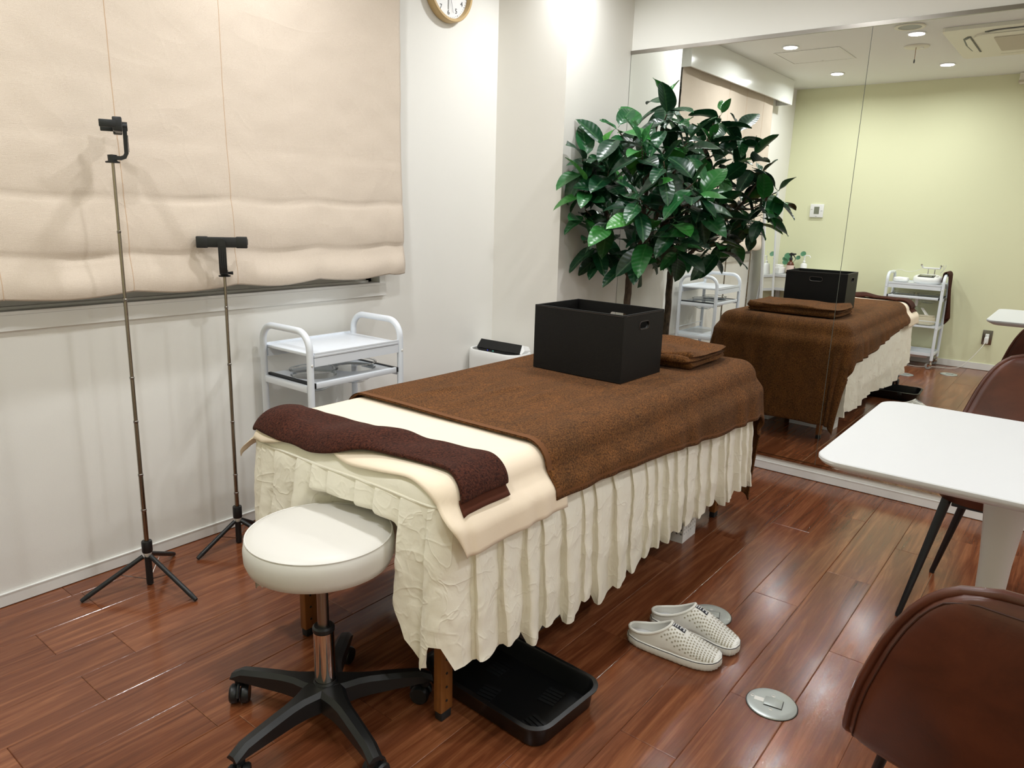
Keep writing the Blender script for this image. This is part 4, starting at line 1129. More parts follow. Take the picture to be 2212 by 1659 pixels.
# ------------------------------------------------------------------ things on the second trolley
dv = thing('beauty_device', 'white oval beauty device with a dark screen and probe holder', 'device', (-0.085, 1.100, 0.7125), radians(4))
def dev_sec(sc_, z, tilt=0.0): return [(x * sc_ * 1.0, y * sc_, z + tilt * x) for x, y in [(0.085 * cos(2 * pi * k / 36), 0.112 * sin(2 * pi * k / 36)) for k in range(36)]]
secs = [dev_sec(0.86, 0.002), dev_sec(0.97, 0.012), dev_sec(1.0, 0.030), dev_sec(0.98, 0.052, -0.12), dev_sec(0.90, 0.062, -0.16), dev_sec(0.80, 0.065, -0.16)]
vs = [p for s_ in secs for p in s_]; fs = [(i * 36 + k, i * 36 + (k + 1) % 36, (i + 1) * 36 + (k + 1) % 36, (i + 1) * 36 + k) for i in range(5) for k in range(36)] + [tuple(range(35, -1, -1)), tuple(5 * 36 + k for k in range(36))]
obj('body', MB().add(vs, fs), 'plastic_white', dv, 50)
TM = Matrix.Translation((0.012, 0.008, 0.0648)) @ Matrix.Rotation(math.atan(0.16), 4, 'Y')
sc_ = obj('screen', MB().rbox((0, 0, 0), (0.075, 0.125, 0.005), 0.002, 2), 'black_gloss', dv); sc_.data.transform(TM)
s2 = obj('display', MB().box((0, 0, 0.0028), (0.052, 0.085, 0.001)), 'screen_grey', sc_); s2.data.transform(TM)
kn = obj('knob', MB().lathe([(1e-5, 0.007), (0.009, 0.006), (0.010, 0.0), (1e-5, 0.0)], 20, (0, -0.080, 0)), 'alu', dv); kn.data.transform(TM)
for yy in (-0.03, 0.02): obj('stand_post', MB().tube([(-0.06, yy, 0.06), (-0.06, yy, 0.122)], 0.004, 8), 'chrome', dv)
obj('probe_holder', MB().rbox((-0.06, -0.005, 0.128), (0.03, 0.13, 0.014), 0.004, 2), 'plastic_white', dv)
for yy in (0.062, -0.066):
    p_ = obj('probe', MB().tube([(-0.06, yy, 0.128), (-0.045, yy + 0.01 * (1 if yy > 0 else -1), 0.150)], [0.007, 0.008], 10), 'plastic_white', dv)
    obj('probe_tip', MB().ball((-0.043, yy + 0.011 * (1 if yy > 0 else -1), 0.152), 0.0095, 6), 'chrome', p_)
cb = smooth([(-0.06, 0.06, 0.132), (-0.075, 0.10, 0.105), (-0.07, 0.17, 0.085), (-0.06, 0.24, 0.10), (-0.05, 0.275, 0.088), (-0.04, 0.285, 0.05)])
obj('cable', MB().tube(cb, 0.0022, 6), 'cord_white', dv)
cb = smooth([(-0.06, -0.07, 0.134), (-0.07, -0.085, 0.16), (-0.08, -0.09, 0.12), (-0.07, -0.07, 0.09), (-0.08, -0.10, 0.135), (-0.075, -0.105, 0.16)])
obj('cable', MB().tube(cb, 0.0022, 6), 'cord_white', dv)
def lump(c, d, seed, amp=0.006):
    b = MB(); n = 10
    b.ball((0, 0, 0), 1.0, 10)
    out = []
    for v_ in b.v:
        x, y, z = v_
        q = [math.copysign(abs(a) ** 0.45, a) for a in (x, y, z)]
        k_ = 1 + amp * 20 * fn(x * 2.5 + seed, y * 2.5, z * 2.5)
        out.append((c[0] + q[0] * d[0] / 2 * k_, c[1] + q[1] * d[1] / 2 * k_, c[2] + q[2] * d[2] / 2 * (1 if z < 0 else k_)))
    b.v = out; return b
single('wipes_packet', lump((-0.10, 1.305, 0.7325), (0.085, 0.115, 0.040), 3.0), 'tissue', 'crumpled white packet on the trolley beside the device', 'packet')
def bottle(name, lab, x, y, z, prof, mt, cap, capm, spout=None, lbl=None, group=None):
    r_ = thing(name, lab, 'bottle', (x, y, z), 0, group)
    obj('body', MB().lathe(prof, 28), mt, r_)
    h = prof[-2][1] if prof[-1][0] < 1e-4 else prof[-1][1]
    c_ = obj('cap', MB().lathe([(r, h + q) for r, q in cap], 20), capm, r_)
    if spout:
        top = h + cap[-1][1]
        obj('spout', MB().tube([(0, 0, top - 0.003)] + [(sx_, sy_, top + sz_) for sx_, sy_, sz_ in spout], 0.004, 8), capm, c_)
    if lbl: obj('label', MB().lathe([(prof[2][0] + 0.0006, lbl[0]), (prof[2][0] + 0.0006, lbl[1])], 28), lbl[2], r_)
    return r_
PB = [(1e-5, 0.0), (0.026, 0.0), (0.030, 0.006), (0.030, 0.085), (0.024, 0.105), (0.012, 0.118), (0.012, 0.126), (1e-5, 0.126)]
PC = [(0.0, 0.0), (0.015, 0.0), (0.015, 0.016), (0.005, 0.02), (0.005, 0.034), (0.012, 0.034), (0.012, 0.042), (0.0, 0.042)]
ZS = 0.3625
bottle('pump_bottle', 'brown pump bottle with white head on the trolley shelf', -0.08, 1.225, ZS, PB, 'amber', PC, 'plastic_white', [(0.02, 0.0, 0.0), (0.036, 0, -0.006)])
bottle('clear_bottle', 'slim clear bottle with white cap on the trolley shelf', -0.075, 1.155, ZS, [(1e-5, 0.0), (0.022, 0), (0.025, 0.005), (0.025, 0.12), (0.018, 0.145), (0.010, 0.15), (0.010, 0.155), (1e-5, 0.155)], 'clear_plastic', [(0.0, 0.0), (0.012, 0.0), (0.012, 0.05), (0.018, 0.052), (0.018, 0.062), (0.0, 0.062)], 'plastic_white')
pc = thing('tissue_pouch', 'cream cloth pouch with a tissue sticking out on the trolley shelf', 'tissue pouch', (-0.06, 1.065, ZS), radians(5))
obj('body', lump((0, 0, 0.040), (0.10, 0.145, 0.078), 6.0, 0.002), 'pouch', pc)
obj('flap', lump((0.0, 0.0, 0.080), (0.085, 0.13, 0.012), 8.0, 0.004), 'pouch', pc)
def tis(i, j):
    u, v_ = i / 9, j / 9
    return (0.01 + 0.02 * sin(u * 6 + v_ * 2) * v_ * 0.4, -0.01 + 0.03 * (u - 0.5) * (1 - 0.3 * v_) + 0.045 * v_, 0.083 + 0.062 * v_)
obj('tissue', MB().grid(tis, 10, 10), 'tissue', pc, 80)
# towel hung over the end handle
ht = thing('hanging_towel', 'brown towel hanging over the end handle of the device trolley', 'towel', (-0.115, 0.96, 0.40))
def hng(i, j):
    u, v_ = i / 25, j / 59
    yc = TL2[1] - 0.215
    xx = -0.115 + (u - 0.5) * (0.15 + 0.05 * sin(v_ * 5)) + 0.012 * fn(u * 3, v_ * 4, 2)
    top = 0.820
    if v_ < 0.18: q = v_ / 0.18; return (xx, yc + 0.024 - 0.004 * q, 0.735 + (top - 0.02 - 0.735) * q)
    if v_ < 0.30: q = (v_ - 0.18) / 0.12; a = pi * q; return (xx, yc + 0.020 * cos(a), top - 0.02 + 0.022 * sin(a))
    q = (v_ - 0.30) / 0.70
    fold = 0.016 * sin(u * 11 + 2 * q) * q
    return (xx - 0.02 * q, yc - 0.022 - 0.004 * q + fold - 0.018 * q, top - 0.02 - (top - 0.02 - 0.405 - 0.03 * sin(u * 9)) * q)
o = obj('fabric', MB().grid(hng, 26, 60), 'towel_dark', ht, 80, True)
md = o.modifiers.new('thick', 'SOLIDIFY'); md.thickness = 0.006; md.offset = 0
single('shelf_cable', MB().tube(smooth([(-0.18, 1.30, 0.131), (-0.10, 1.25, 0.145), (-0.04, 1.22, 0.15), (0.0, 1.20, 0.142)]), 0.003, 6), 'black_plastic', 'short black cable lying in the bottom tray of the device trolley', 'cable')

# ================================================================== TRIPODS
def tripod(lab, base, top, leg_feet, rz, hz, joints, hub=(0.10, 0.155)):
    r_ = thing('phone_tripod', lab, 'tripod', (base[0], base[1], 0), 0, 'selfie-stick tripods')
    d = Vector((top[0] - base[0], top[1] - base[1], top[2])); 
    def at(z): return Vector((d.x * z / d.z, d.y * z / d.z, z))
    z0, z1 = hub
    obj('centre_tube', MB().tube([at(0.004), at(z0)], 0.0105, 14), 'black_plastic', r_)
    obj('neck', MB().tube([at(z0), at(z0 + 0.008), at(z0 + 0.016)], [0.008, 0.012, 0.0145], 16), 'plastic_white', r_)
    obj('grip', MB().tube([at(z0 + 0.016), at(z0 + 0.02), at(z1 - 0.003), at(z1)], [0.0150, 0.0162, 0.0162, 0.0150], 18), 'black_plastic', r_)
    n = len(joints); zs = [z1] + list(joints) + [top[2]]
    for i in range(len(zs) - 1):
        rr = 0.0076 - 0.00055 * i
        p_ = obj('pole_section', MB().tube([at(zs[i]), at(zs[i + 1])], rr, 12), 'pole_steel', r_)
        if i < len(zs) - 2: obj('joint_ring', MB().tube([at(zs[i + 1] - 0.008), at(zs[i + 1] - 0.006), at(zs[i + 1] - 0.001), at(zs[i + 1])], [rr, rr + 0.0009, rr + 0.0009, rr], 12), 'brushed_steel', p_)
    for fx, fy in leg_feet:
        a = at(z0 + 0.004); e = Vector((fx - base[0], fy - base[1], 0.006))
        dr = (Vector((e.x, e.y, 0)) - Vector((a.x, a.y, 0))).normalized()
        a = a + dr * 0.014
        q = a + (e - a) * 0.88
        l_ = obj('leg', MB().tube([a, q], [0.0075, 0.0080], 10), 'black_plastic', r_)
        obj('foot', MB().tube([q, e], [0.0082, 0.0062], 10), 'rubber', l_)
        m_ = a + (e - a) * 0.42
        obj('brace', MB().tube([m_, at(0.018)], 0.0013, 5), 'brushed_steel', l_)
    # phone clamp, x local = back side, y local = along the bar
    T = Matrix.Translation(at(top[2])) @ Matrix.Rotation(rz, 4, 'Z')
    def part(nm, mb, mt='black_plastic', par=None):
        mb.v = [tuple(T @ Vector(v)) for v in mb.v]; return obj(nm, mb, mt, par or r_)
    hd = part('clamp_base', MB().lathe([(1e-5, 0.0), (0.019, 0.0), (0.0195, 0.004), (0.012, 0.006), (0.0125, 0.022), (1e-5, 0.024)], 22))
    part('thumb_screw', MB().tube([(0, 0.012, 0.012), (0, 0.028, 0.012)], [0.004, 0.006], 10), par=hd)
    ap = [(0.0, 0, 0.014), (0.022, 0, 0.014), (0.032, 0, 0.018), (0.037, 0, 0.028), (0.038, 0, hz)]
    b = MB(); sec = []
    for k, (x, y, z) in enumerate(ap):
        p0 = Vector(ap[max(k - 1, 0)]); p1 = Vector(ap[min(k + 1, len(ap) - 1)]); tn = (p1 - p0).normalized(); nn = Vector((-tn.z, 0, tn.x))
        for s1, s2 in ((-1, -1), (1, -1), (1, 1), (-1, 1)): sec.append(Vector((x, y, z)) + nn * 0.0055 * s1 + Vector((0, 0.0125 * s2, 0)))
    fs = [(i * 4 + k, i * 4 + (k + 1) % 4, (i + 1) * 4 + (k + 1) % 4, (i + 1) * 4 + k) for i in range(len(ap) - 1) for k in range(4)] + [(3, 2, 1, 0), tuple(len(sec) - 4 + k for k in range(4))]
    am = part('clamp_arm', b.add(sec, fs))
    for yy in (-0.006, 0.0, 0.006): part('arm_rib', MB().lim(0.0436, 0.0448, yy - 0.0012, yy + 0.0012, 0.032, hz - 0.02), 'rubber', am)
    part('pivot', MB().lathe([(1e-5, 0.0), (0.0125, 0.0), (0.0125, 0.013), (1e-5, 0.013)], 20, (0.0325, 0, hz + 0.004), Matrix.Rotation(pi / 2, 4, 'Y')))
    br = part('holder_bar', MB().rbox((0.022, 0, hz + 0.004), (0.018, 0.10, 0.034), 0.003, 2))
    for s1 in (-1, 1):
        j = part('jaw', MB().rbox((0.020, s1 * 0.062, hz + 0.004), (0.024, 0.036, 0.038), 0.003, 2), par=br)
        part('jaw_lip', MB().rbox((-0.004, s1 * 0.077, hz + 0.004), (0.042, 0.007, 0.020), 0.002, 2), par=br)
        part('spring', MB().tube([(0.020, s1 * 0.030, hz + 0.016), (0.020, s1 * 0.045, hz + 0.016)], 0.0025, 8), 'alu', br)
tripod('tall phone tripod standing in front of the blind, clamp turned sideways', (0.984, 2.258), (0.993, 2.258, 1.330), [(0.789, 2.301), (1.026, 2.045), (1.135, 2.395)], radians(-24), 0.098,
       (0.265, 0.385, 0.56, 0.70, 0.94, 1.14))
tripod('shorter phone tripod beside the trolley, clamp facing the room', (1.342, 2.318), (1.352, 2.318, 0.982), [(1.171, 2.301), (1.43, 2.13), (1.47, 2.40)], radians(236), 0.112,
       (0.20, 0.27, 0.47, 0.68, 0.88), (0.085, 0.145))

# ================================================================== AIR PURIFIER
ap_ = thing('air_purifier', 'white air purifier with a raised black control panel by the column', 'air purifier', (2.808, 2.283, 0))
def pr(hx, hy, r, z): return (rrect(hx, hy, r, 7), z)
vs, fs, n = ring_loft([pr(0.082, 0.150, 0.06, 0.002), pr(0.092, 0.162, 0.07, 0.02), pr(0.095, 0.165, 0.075, 0.50), pr(0.094, 0.164, 0.075, 0.533), pr(0.090, 0.160, 0.072, 0.540), pr(0.084, 0.154, 0.068, 0.540), pr(0.082, 0.152, 0.067, 0.534)])
fs += [tuple(range(n - 1, -1, -1)), tuple(6 * n + k for k in range(n))]
obj('body', MB().add(vs, fs), 'plastic_white', ap_, 35)
obj('top_panel', MB().prism(rrect(0.080, 0.150, 0.066, 7), 0.5345, 0.5375), 'black_gloss', ap_)
dp = MB(); prof = [(-0.012, 0.538), (0.012, 0.578), (0.060, 0.566), (0.066, 0.538)]
vs = []
for y in (-0.146, -0.134, 0.134, 0.146):
    for x, z in prof: vs.append((x, y, 0.538 + (z - 0.538) * (0.35 if abs(y) > 0.14 else 1.0)))
fs = [(i * 4 + k, i * 4 + (k + 1) % 4, (i + 1) * 4 + (k + 1) % 4, (i + 1) * 4 + k) for i in range(3) for k in range(4)] + [(3, 2, 1, 0), (12, 13, 14, 15)]
obj('rear_hood', dp.add(vs, fs), 'plastic_white', ap_, 25)
sc2 = [(x - 0.0012, y, z + 0.0006) for x, y, z in ((-0.012, -0.136, 0.538), (-0.012, 0.142, 0.538), (0.012, 0.134, 0.578), (0.012, -0.130, 0.578))]
obj('control_panel', MB().add(sc2 + [(x - 0.0016, y, z + 0.001) for x, y, z in sc2], [(0, 1, 2, 3), (7, 6, 5, 4), (0, 4, 5, 1), (1, 5, 6, 2), (2, 6, 7, 3), (3, 7, 4, 0)]), 'black_gloss', ap_, 20)
obj('indicator', MB().ball((-0.045, 0.045, 0.5382), 0.0022, 5), 'led_blue', ap_)
obj('indicator', MB().ball((-0.045, 0.010, 0.5382), 0.003, 5, (0.6, 1.8, 0.5)), 'led_green', ap_)
bp = obj('back_panel', MB().rbox((0.0965, -0.05, 0.42), (0.006, 0.13, 0.20), 0.002, 2), 'plastic_white', ap_)
for zz in (0.36, 0.41, 0.47): obj('back_knob', MB().ball((0.1, -0.10, zz), 0.005, 5), 'grey_plastic', bp)

# ================================================================== PLANT
PLX, PLY = 3.29, 1.842
pl = thing('potted_plant', 'tall leafy artificial tree in front of the wall mirror', 'plant', (PLX, PLY, 0))
pr_ = random.Random(21)
vs_ = [(1e-5, 0.001), (0.10, 0.001), (0.115, 0.01), (0.135, 0.22), (0.140, 0.225), (0.128, 0.228), (0.122, 0.20), (1e-5, 0.20)]
obj('pot', MB().lathe(vs_, 36), 'pot_dark', pl)
obj('soil', MB().lathe([(1e-5, 0.206), (0.120, 0.2035), (0.120, 0.2005), (1e-5, 0.2005)], 24), 'soil', pl)
def tw_(p): return Vector(p) - Vector((PLX, PLY, 0))
def branch(nm, pts, r0, r1, par=pl):
    P = smooth(pts, 5); m = len(P)
    P = [p + Vector((fn(p.x * 14, p.y * 14, p.z * 14), fn(p.x * 14, p.y * 14, p.z * 14 + 9), 0)) * 0.006 for p in P]
    return obj(nm, MB().tube([tw_(p) for p in P], [r0 + (r1 - r0) * i / (m - 1) for i in range(m)], 9), 'bark', par, 60)
trunk = branch('trunk', [(PLX, PLY, 0.2036), (PLX + 0.01, PLY - 0.005, 0.5), (PLX - 0.005, PLY, 0.75), (PLX, PLY - 0.004, 0.92)], 0.021, 0.017)
main = [[(PLX, PLY - 0.004, 0.915), (3.24, 1.90, 1.03), (3.17, 1.92, 1.22), (3.10, 1.93, 1.36)],
        [(PLX, PLY - 0.004, 0.915), (3.30, 1.80, 1.06), (3.27, 1.77, 1.30), (3.235, 1.73, 1.55), (3.22, 1.69, 1.70)],
        [(PLX, PLY - 0.004, 0.90), (3.23, 1.76, 1.02), (3.14, 1.66, 1.16), (3.06, 1.56, 1.30), (3.02, 1.50, 1.42)],
        [(PLX, PLY - 0.004, 0.91), (3.34, 1.80, 1.02), (3.38, 1.72, 1.18), (3.40, 1.66, 1.36)]]
mb_ = [branch('branch', m_, 0.0125, 0.006) for m_ in main]
# leaf meshes: x along the leaf, z up
def leaf_mesh(L, Wd, bend, cup, seed):
    nu, nv = 9, 5; vs = []
    for i in range(nu):
        u = i / (nu - 1); hw = Wd / 2 * (sin(pi * min(1.0, u ** 0.88)) ** 0.60) * (1 - 0.12 * u); hw = max(hw, 0.0008)
        for j in range(nv):
            v_ = (j / (nv - 1)) * 2 - 1
            x = L * u * (1 - 0.10 * abs(bend) * u); z = -bend * L * u * u * 0.55 + cup * hw * abs(v_) + 0.005 * sin(7 * u + seed) * v_ * (1 if seed > 2 else 0.5)
            vs.append((x, hw * v_, z))
    fs = [(i * nv + j, (i + 1) * nv + j, (i + 1) * nv + j + 1, i * nv + j + 1) for i in range(nu - 1) for j in range(nv - 1)]
    b = MB().add(vs, fs)
    b.tube([(-0.016, 0, 0.001), (0.0, 0, 0.0)], 0.0015, 5)
    me = b.mesh('leaf', 80, False); me.materials.append(MATS['leaf']); return me
LM = [leaf_mesh(0.168, 0.092, 0.30, 0.32, 1), leaf_mesh(0.155, 0.086, 0.60, 0.26, 2), leaf_mesh(0.130, 0.070, 0.15, 0.36, 3), leaf_mesh(0.176, 0.094, 0.48, 0.28, 4), leaf_mesh(0.105, 0.050, 0.1, 0.45, 5)]
tips = []
def onbranch(k, u):
    P = smooth(main[k], 5); return P[int(u * (len(P) - 1))]
spec = [(3.205, 1.665, 1.74, 1, 1.0), (3.10, 1.60, 1.66, 1, .85), (3.20, 1.80, 1.62, 1, .8), (3.32, 1.66, 1.60, 1, .8), (3.02, 1.98, 1.47, 0, .95), (2.985, 1.93, 1.36, 0, .9), (3.12, 1.95, 1.52, 0, .9), (3.06, 1.86, 1.42, 0, .9),
        (3.03, 1.96, 1.24, 0, .75), (3.10, 1.93, 1.12, 0, .55), (3.20, 1.93, 1.06, 0, .4), (2.99, 1.80, 1.22, 0, .8), (3.02, 1.70, 1.34, 2, .7), (2.95, 1.52, 1.45, 2, 1.0), (3.00, 1.40, 1.36, 2, .95), (2.93, 1.62, 1.30, 2, .8), (3.04, 1.62, 1.16, 2, .55),
        (3.10, 1.72, 1.06, 2, .4), (3.05, 1.50, 1.22, 2, .8), (3.14, 1.42, 1.30, 2, .85), (3.12, 1.70, 1.50, 1, .7), (3.00, 1.66, 1.52, 1, .6), (3.12, 1.50, 1.54, 1, .8), (3.40, 1.62, 1.44, 3, 1.0), (3.42, 1.70, 1.24, 3, .8), (3.36, 1.56, 1.28, 3, .8),
        (3.35, 1.78, 1.08, 3, .4), (3.28, 1.58, 1.12, 3, .5), (3.38, 1.86, 1.34, 3, .6), (3.26, 1.90, 1.34, 0, .7), (3.22, 1.62, 1.40, 1, .5), (3.06, 1.82, 1.60, 1, .8)]
for (x, y, z, kb, ub) in spec:
    a = onbranch(kb, min(ub * 0.85, 0.92)); e = Vector((x, y, z)); m_ = (a + e) / 2 + Vector((0, 0, -0.02))
    branch('twig', [a, m_, e], 0.005, 0.0028, mb_[kb])
    dirv = (e - a).normalized() if (e - a).length > 0.02 else Vector((0, 0, 1))
    nl = pr_.randint(7, 9); ph = pr_.uniform(0, 6.28)
    for q in range(nl):
        top_ = q < 2
        az = ph + q * 2.4; el = pr_.uniform(0.5, 1.1) if top_ else pr_.uniform(-0.85, 0.35)
        d = Vector((cos(az) * cos(el), sin(az) * cos(el), sin(el))); 
        d = (d + Vector((dirv.x, dirv.y, 0)) * 0.25).normalized()
        o_ = e - Vector((0, 0, 0.012 * (q - 1))) + d * 0.012
        me = LM[4] if (top_ and pr_.random() < 0.6) else LM[pr_.randrange(4)]
        tip = o_ + d * 0.15
        if tip.y > CY0 - 0.02: d = Vector((d.x, min(d.y, (CY0 - 0.02 - o_.y) / 0.15), d.z)).normalized()
        if tip.x > MX - 0.03: d = Vector((min(d.x, (MX - 0.03 - o_.x) / 0.15), d.y, d.z)).normalized()
        up_ = (Vector((0, 0, 1)) + Vector((pr_.uniform(-.35, .35), pr_.uniform(-.35, .35), 0)) + Vector((-0.35, -0.30, 0))).normalized()
        yv = up_.cross(d); 
        if yv.length < 0.05: yv = Vector((1, 0, 0)).cross(d)
        yv.normalize(); zv = d.cross(yv)
        lo = bpy.data.objects.new('leaf', me); COL.objects.link(lo); lo.parent = pl
        s_ = pr_.uniform(0.82, 1.12); p = tw_(o_)
        Mv = Matrix(((d.x * s_, yv.x * s_, zv.x * s_, p.x), (d.y * s_, yv.y * s_, zv.y * s_, p.y), (d.z * s_, yv.z * s_, zv.z * s_, p.z), (0, 0, 0, 1)))
        wv_ = [Mv @ v.co for v in me.vertices]
        ox = max(0.0, max(v.x for v in wv_) + PLX - (MX - 0.014)); oy = max(0.0, max(v.y for v in wv_) + PLY - (CY0 - 0.004))
        lo.matrix_basis = Matrix.Translation((-ox, -oy, 0)) @ Mv

# ================================================================== TABLE AND CHAIRS
TCX, TCY, TZ = 1.972, 0.068, 0.720
tb = thing('white_table', 'square white table with rounded corners on a tulip pedestal', 'table', (TCX, TCY, 0))
HT = 0.352
vs, fs, n = ring_loft([(rrect(HT - 0.030, HT - 0.030, 0.045, 8), TZ - 0.028), (rrect(HT - 0.004, HT - 0.004, 0.058, 8), TZ - 0.014), (rrect(HT, HT, 0.06, 8), TZ - 0.008), (rrect(HT, HT, 0.06, 8), TZ - 0.002), (rrect(HT - 0.002, HT - 0.002, 0.058, 8), TZ)])
fs += [tuple(range(n - 1, -1, -1)), tuple(4 * n + k for k in range(n))]
obj('table_top', MB().add(vs, fs), 'table_white', tb, 35)
prof = [(0.255, 0.001), (0.257, 0.006), (0.245, 0.012), (0.17, 0.024), (0.10, 0.045), (0.06, 0.085), (0.038, 0.15), (0.030, 0.24), (0.029, 0.34), (0.033, 0.45), (0.040, 0.54), (0.048, 0.62), (0.055, 0.672)]
obj('pedestal', MB().lathe([(1e-5, 0.001)] + prof + [(1e-5, 0.672)], 48), 'table_white', tb, 60)
obj('top_plate', MB().lathe([(1e-5, 0.6722), (0.12, 0.6722), (0.12, 0.6915), (1e-5, 0.6915)], 32), 'table_white', tb)

def make_chair(lab, loc, rz):
    c_ = thing('leather_chair', lab, 'chair', loc, rz, 'brown leather shell chairs')
    def seatf(sgn):
        def g(i, j):
            a = 2 * pi * i / 44; r_ = j / 7
            cx_, sy_ = cos(a), sin(a)
            x = 0.215 * math.copysign(abs(cx_) ** 0.55, cx_); y = 0.232 * math.copysign(abs(sy_) ** 0.55, sy_)
            k_ = sqrt(max(0.0, 1 - (r_ ** 5)))
            dish = -0.010 * (1 - r_ * r_)
            return (x * r_ + 0.015, y * r_ * (1 - 0.10 * (x * r_ < 0) * abs(x * r_) / 0.215), 0.448 + dish * (sgn > 0) + (0.024 * k_ if sgn > 0 else -0.056 * k_))
        return g
    b = MB(); b.grid(seatf(1), 44, 8, True); b.grid(seatf(-1), 44, 8, True)
    obj('seat', b, 'leather_brown', c_, 60)
    prof_ = [(0.0, 0.195), (0.04, 0.213), (0.10, 0.222), (0.28, 0.213), (0.42, 0.202), (0.55, 0.188), (0.66, 0.175), (0.76, 0.160), (0.85, 0.142), (0.92, 0.122), (0.97, 0.095), (1.0, 0.055)]
    def hwid(v_):
        for (a, wa), (c, wc) in zip(prof_, prof_[1:]):
            if a <= v_ <= c + 1e-9: return wa + (wc - wa) * (v_ - a) / (c - a)
        return 0.03
    def shell(u, v_, off):
        w_ = hwid(v_); y = u * w_
        z = 0.408 + 0.395 * v_
        x = -0.225 - 0.112 * v_ - 0.02 * sin(pi * v_) + 0.050 * (y / 0.236) ** 2 + 0.05 * max(0, 0.12 - v_) / 0.12
        return Vector((x + off, y, z))
    def bf(sgn):
        def g(i, j):
            u = i / 22 * 2 - 1; v_ = j / 30
            u = math.copysign(abs(u) ** 0.7, u); e = max(abs(u) ** 9, (2 * v_ - 1) ** 16 if v_ > 0.5 else (1 - 2 * v_) ** 16)
            return shell(u, v_, sgn * 0.020 * sqrt(max(0.0, 1 - e)))
        return g
    b = MB(); b.grid(bf(1), 23, 31); b.grid(bf(-1), 23, 31)
    bk_ = obj('backrest', b, 'leather_brown', c_, 60)
    rim = [shell(-1, j / 30, 0) for j in range(2, 31)] + [shell(1, j / 30, 0) for j in range(30, 1, -1)]
    obj('edge_piping', MB().tube(rim, 0.0075, 8), 'leather_brown', bk_, 60)
    rim2 = [shell(-0.945, j / 30, -0.0135) for j in range(2, 26)] + [shell(-0.94, 0.88, -0.0135), shell(-0.92, 0.92, -0.0145), shell(-0.86, 0.945, -0.016)]
    rim2 = rim2 + [shell(-0.75 + 1.5 * q / 8, 0.958, -0.017) for q in range(9)] + [Vector((p.x, -p.y, p.z)) for p in rim2[::-1]]
    obj('stitching', MB().tube(rim2, 0.0012, 5), 'leather_seam', bk_)
    sm_ = [shell(u / 10, 0.30 - 0.05 * (u / 10) ** 2 * 0 + 0.04 * (1 - (u / 10) ** 2), 0.0205) for u in range(-9, 10)]
    obj('front_seam', MB().tube(sm_, 0.002, 6), 'leather_seam', bk_)
    obj('seat_plate', MB().rbox((0.02, 0, 0.398), (0.30, 0.30, 0.014), 0.003, 2), 'black_metal', c_)
    for sx_, sy_ in ((1, 1), (1, -1), (-1, 1), (-1, -1)):
        LT = (0.150, sy_ * 0.165, 0.405) if sx_ > 0 else (-0.080, sy_ * 0.120, 0.405)
        LF = (0.206, sy_ * 0.236, 0.006) if sx_ > 0 else (-0.206, sy_ * 0.205, 0.006)
        l_ = obj('leg', MB().tube([LT, LF], [0.0145, 0.0085], 14), 'black_metal', c_)
        obj('foot', MB().tube([LF, (LF[0], LF[1], 0.0008)], [0.0088, 0.0080], 12), 'rubber', l_)
make_chair('brown leather chair between the white table and the mirror', (2.640, 0.072, 0), pi)
make_chair('brown leather chair nearest the camera, its back turned', (1.322, -0.035, 0), 0.0)

# ================================================================== CORNER BY THE GREEN WALL (seen in the mirror)
dk = thing('console_desk', 'small white desk in the corner by the green wall', 'desk', (-0.11, 2.06, 0))
DX0, DX1, DY0, DY1, DZ = GX + 0.012, 0.06, 1.80, 2.43, 0.706
obj('desk_top', MB().lim(DX0, DX1, DY0, DY1, DZ - 0.022, DZ), 'table_white', dk, world=True)
b = MB(); b.lim(DX1 - 0.025, DX1 - 0.008, DY0 + 0.036, DY1 - 0.036, DZ - 0.125, DZ - 0.0225); obj('drawer_front', b, 'plastic_cream', dk, world=True)
obj('rail', MB().lim(DX1 - 0.026, DX1 - 0.004, DY0 + 0.036, DY1 - 0.036, DZ - 0.150, DZ - 0.1255), 'table_white', dk, world=True)
for x in (DX0 + 0.018, DX1 - 0.018):
    for y in (DY0 + 0.018, DY1 - 0.018): obj('leg', MB().lim(x - 0.017, x + 0.017, y - 0.017, y + 0.017, 0.001, DZ - 0.0225), 'table_white', dk, world=True)
sp = thing('spray_bottle', 'amber spray bottle with black trigger on the corner desk', 'bottle', (-0.085, 2.265, DZ + 0.001), radians(100))
obj('body', MB().lathe([(1e-5, 0), (0.030, 0), (0.034, 0.006), (0.034, 0.085), (0.027, 0.105), (0.013, 0.118), (0.013, 0.128), (1e-5, 0.128)], 28), 'amber', sp)
obj('label', MB().lathe([(0.0346, 0.022), (0.0346, 0.082)], 28), 'label_pink', sp)
hd = obj('trigger_head', MB().lathe([(0.014, 0.128), (0.015, 0.130), (0.014, 0.148), (0.008, 0.156), (0.009, 0.175), (1e-5, 0.175)], 18), 'black_plastic', sp)
obj('nozzle', MB().tube([(0.018, 0, 0.182), (0.0, 0, 0.186), (-0.02, 0, 0.184), (-0.045, 0, 0.188)], [0.010, 0.014, 0.010, 0.006], 10), 'black_plastic', hd)
obj('trigger', MB().tube([(-0.018, 0, 0.178), (-0.032, 0, 0.165), (-0.045, 0, 0.145)], [0.005, 0.0045, 0.003], 8), 'black_plastic', hd)
tx = thing('tissue_box', 'white tissue box on the corner desk by the round-leaved plant', 'tissue box', (-0.045, 2.36, DZ + 0.001), radians(10))
obj('box', MB().rbox((0, 0, 0.030), (0.12, 0.085, 0.058), 0.006, 3), 'plastic_white', tx)
obj('tissue', lump((0, 0, 0.070), (0.09, 0.07, 0.030), 5.0, 0.008), 'tissue', tx)
